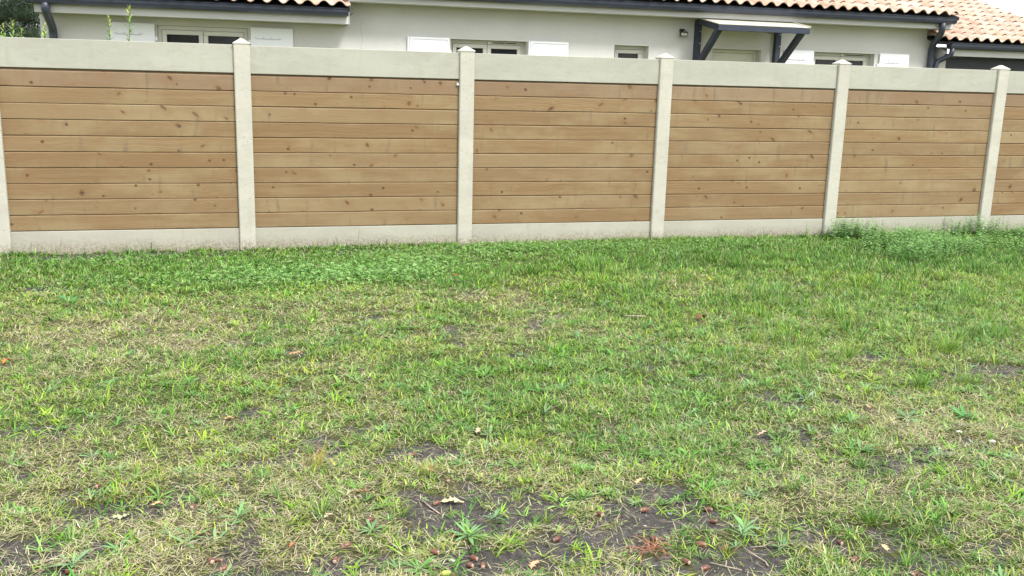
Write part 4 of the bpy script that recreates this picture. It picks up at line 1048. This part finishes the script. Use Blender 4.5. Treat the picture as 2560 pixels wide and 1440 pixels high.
# ------------------------------------------------------------------ shrubs behind the fence
def shrub(name_loc, shoots, lab, seed, size=1.0):
    rs = np.random.default_rng(seed); x0, y0 = name_loc
    root = empty('shrub', (x0, y0, 0), lab, 'shrub', 'young shrubs growing behind the fence')
    st = MB(); parts = []
    for (tx, ty, tz, vis) in shoots:
        b = Vector((x0+rs.normal(0, .03), y0+rs.normal(0, .03), 0)); t = Vector((tx, ty, tz)); pts = []
        for k in range(13):
            u = k/12; p = b.lerp(t, u); p.x += .02*math.sin(u*5+seed)*(1-u); pts.append(p + Vector(((t.x-b.x)*(u*u-u)*.6, 0, 0)))
        st.tube(pts, [.007*(1-.8*k/12) for k in range(13)], 6)
        n = int(62*tz/2); u = np.concatenate([np.linspace(.25, .84, n), np.linspace(.84, 1, 22)])
        px = np.interp(u, np.linspace(0, 1, 13), [p.x for p in pts]); py = np.interp(u, np.linspace(0, 1, 13), [p.y for p in pts]); pz = np.interp(u, np.linspace(0, 1, 13), [p.z for p in pts])
        n = len(u); az = np.arange(n)*2.6+rs.normal(0, .3, n); L = rs.uniform(.055, .085, n)*size*(1-.45*sst(u, .93, 1)); th = rs.uniform(.55, 1.1, n)*(1-.5*sst(u, .93, 1))
        c = np.where((u > .96)[:, None], np.array([.34,.42,.07]), np.array([.19,.33,.075]))*rs.uniform(.75, 1.2, (n, 1))
        parts.append(ribbons(px, py, pz, az, L, L*.26, th, th+rs.uniform(0, .6, n), 3, [.3, 1, .85, .05], c, c*1.1, fold=.15))
    st.build('stem', MAT['stem'], root, smooth=True); V, Qd, C = merge(parts)
    np_mesh('foliage', V, Qd, C, MAT['leaf'], root, base=(x0, y0, 0))
shrub((.98,1.0), [(1.015,1.0,2.13,1),(1.05,1.15,1.6,0),(.9,.9,1.5,0)], 'slender bright green shoot, taller of the two tips before the left shutter', 5)
shrub((.80,1.02), [(.835,1.0,2.02,1),(.72,1.1,1.55,0)], 'thin leaning leafy shoot, shorter and left of the tall tip before the shutter', 6, .9)
shrub((.0,1.0), [(.02,1.0,1.96,1),(.08,1.05,1.88,1),(-.1,1.1,1.84,0),(-.05,.95,1.92,1)], 'bushy yellow green shrub top at the far left above the fence', 7)
shrub((.28,1.05), [(.285,1.0,1.93,1),(.25,1.1,1.84,0)], 'small yellow green tip just left of the house downpipe', 8)

# ------------------------------------------------------------------ pines far behind on the left
def pine(x0, y0, H, R_, lab, seed, z_lo=1.0):
    rs = np.random.default_rng(seed); root = empty('pine_tree', (x0, y0, 0), lab, 'tree', 'pine trees beyond the house')
    tr = MB(); tr.tube([(x0+.10*math.sin(k*.9+seed), y0, H*k/10) for k in range(11)], [.20*(1-.085*k)+.02 for k in range(11)], 9)
    centers = []
    nb = 120
    for i in range(nb):
        u = rs.uniform(0, 1)**.9; z = z_lo+(H-z_lo)*u; a = i*2.4+rs.normal(0, .3); r = R_*(1-u)**.65*rs.uniform(.6, 1.05)+.2
        p0 = Vector((x0, y0, z-.2)); p1 = Vector((x0+math.cos(a)*r, y0+math.sin(a)*r, z+rs.uniform(-.25, .45)))
        tr.tube([p0, p0.lerp(p1, .5)+Vector((0, 0, -.08)), p1], [.03*(1-u)+.01, .018*(1-u)+.007, .005], 5)
        for t in np.linspace(.3, 1.0, 7): 
            q = p0.lerp(p1, float(t)); centers.append((q.x+rs.normal(0, .22), q.y+rs.normal(0, .22), q.z+rs.normal(0, .18)))
    tr.build('trunk', MAT['bark'], root, smooth=True)
    ctr = np.array(centers); m_ = 110; n = len(ctr)*m_; c0 = np.repeat(ctr, m_, 0); d = rs.normal(0, 1, (n, 3)); d /= np.linalg.norm(d, axis=1)[:, None]
    P = c0+d*rs.uniform(.02, .36, (n, 1))*np.array([1, 1, .7]); az = np.arctan2(d[:, 1], d[:, 0]); th = np.arccos(np.clip(d[:, 2]*.6+.4, -1, 1))
    base = np.repeat(rs.uniform(.65, 1.35, len(ctr)), m_)[:, None]*np.array([.085,.125,.078])*rs.uniform(.7, 1.3, (n, 1))
    V, Qd, C = ribbons(P[:, 0], P[:, 1], P[:, 2], az, rs.uniform(.10, .24, n), np.full(n, .026), th, th+.15, 1, [1, .25], base, base*1.25, rs.uniform(-1, 1, n))
    np_mesh('crown', V, Qd, C, MAT['needle'], root, base=(x0, y0, 0), smooth=False)
pine(-5.6, 26, 8.5, 2.3, 'dark green pine tree at the far left behind the fence, its trunk showing', 2)
pine(-4.0, 30, 9.5, 2.4, 'dark pine tree half hidden by the left end of the house', 3)
pine(-6.9, 33, 11, 2.8, 'dark pine tree farthest away at the left, between its neighbours', 9)
pine(-8.2, 29, 10, 2.6, 'tall dark pine tree beyond the left edge, behind the others', 4)

# oaks behind the photographer: the house windows mirror them and the acorns fell from them
def oak(x0, y0, H, R_, lab, seed):
    rs = np.random.default_rng(seed); root = empty('oak_tree', (x0, y0, 0), lab, 'tree', 'oaks behind the photographer')
    tr = MB(); tr.tube([(x0+.15*math.sin(k+seed), y0, H*.6*k/6) for k in range(7)], [.38, .30, .27, .24, .20, .15, .09], 10)
    C_ = []
    for i in range(46):
        a = i*2.4; u = rs.uniform(0, 1); z = 2.0+(H-2.0)*u; r = R_*math.sqrt(max(.05, 1-(2*u-.85)**2/1.4))*rs.uniform(.5, 1); e = Vector((x0+math.cos(a)*r, y0+math.sin(a)*r, z)); s_ = Vector((x0, y0, min(z*.7, H*.55)))
        tr.tube([s_, s_.lerp(e, .5)+Vector((0, 0, .3)), e], [.09, .05, .015], 6)
        for t in (.45, .7, .9, 1.0): q = s_.lerp(e, t); C_.append((q.x, q.y, q.z))
    tr.build('trunk', MAT['bark'], root, smooth=True); c = np.repeat(np.array(C_), 150, 0); n = len(c); P = c+rs.normal(0, .55, (n, 3)); col = np.array([.055,.10,.03])*rs.uniform(.6, 1.5, (n, 1))
    th = rs.uniform(.4, 2, n); V, Qd, Cc = ribbons(P[:,0], P[:,1], P[:,2], rs.uniform(0, 6.28, n), np.full(n, .13), np.full(n, .09), th, th+.4, 2, [.3, 1, .3], col, col)
    np_mesh('crown', V, Qd, Cc, MAT['leaf'], root, base=(x0, y0, 0), smooth=False)
oak(-1, -23, 10, 4.5, 'oak tree behind the camera, left of the other oak', 21)
oak(12.5, -24, 11, 5.0, 'oak tree behind the camera, right of the other oak', 22)
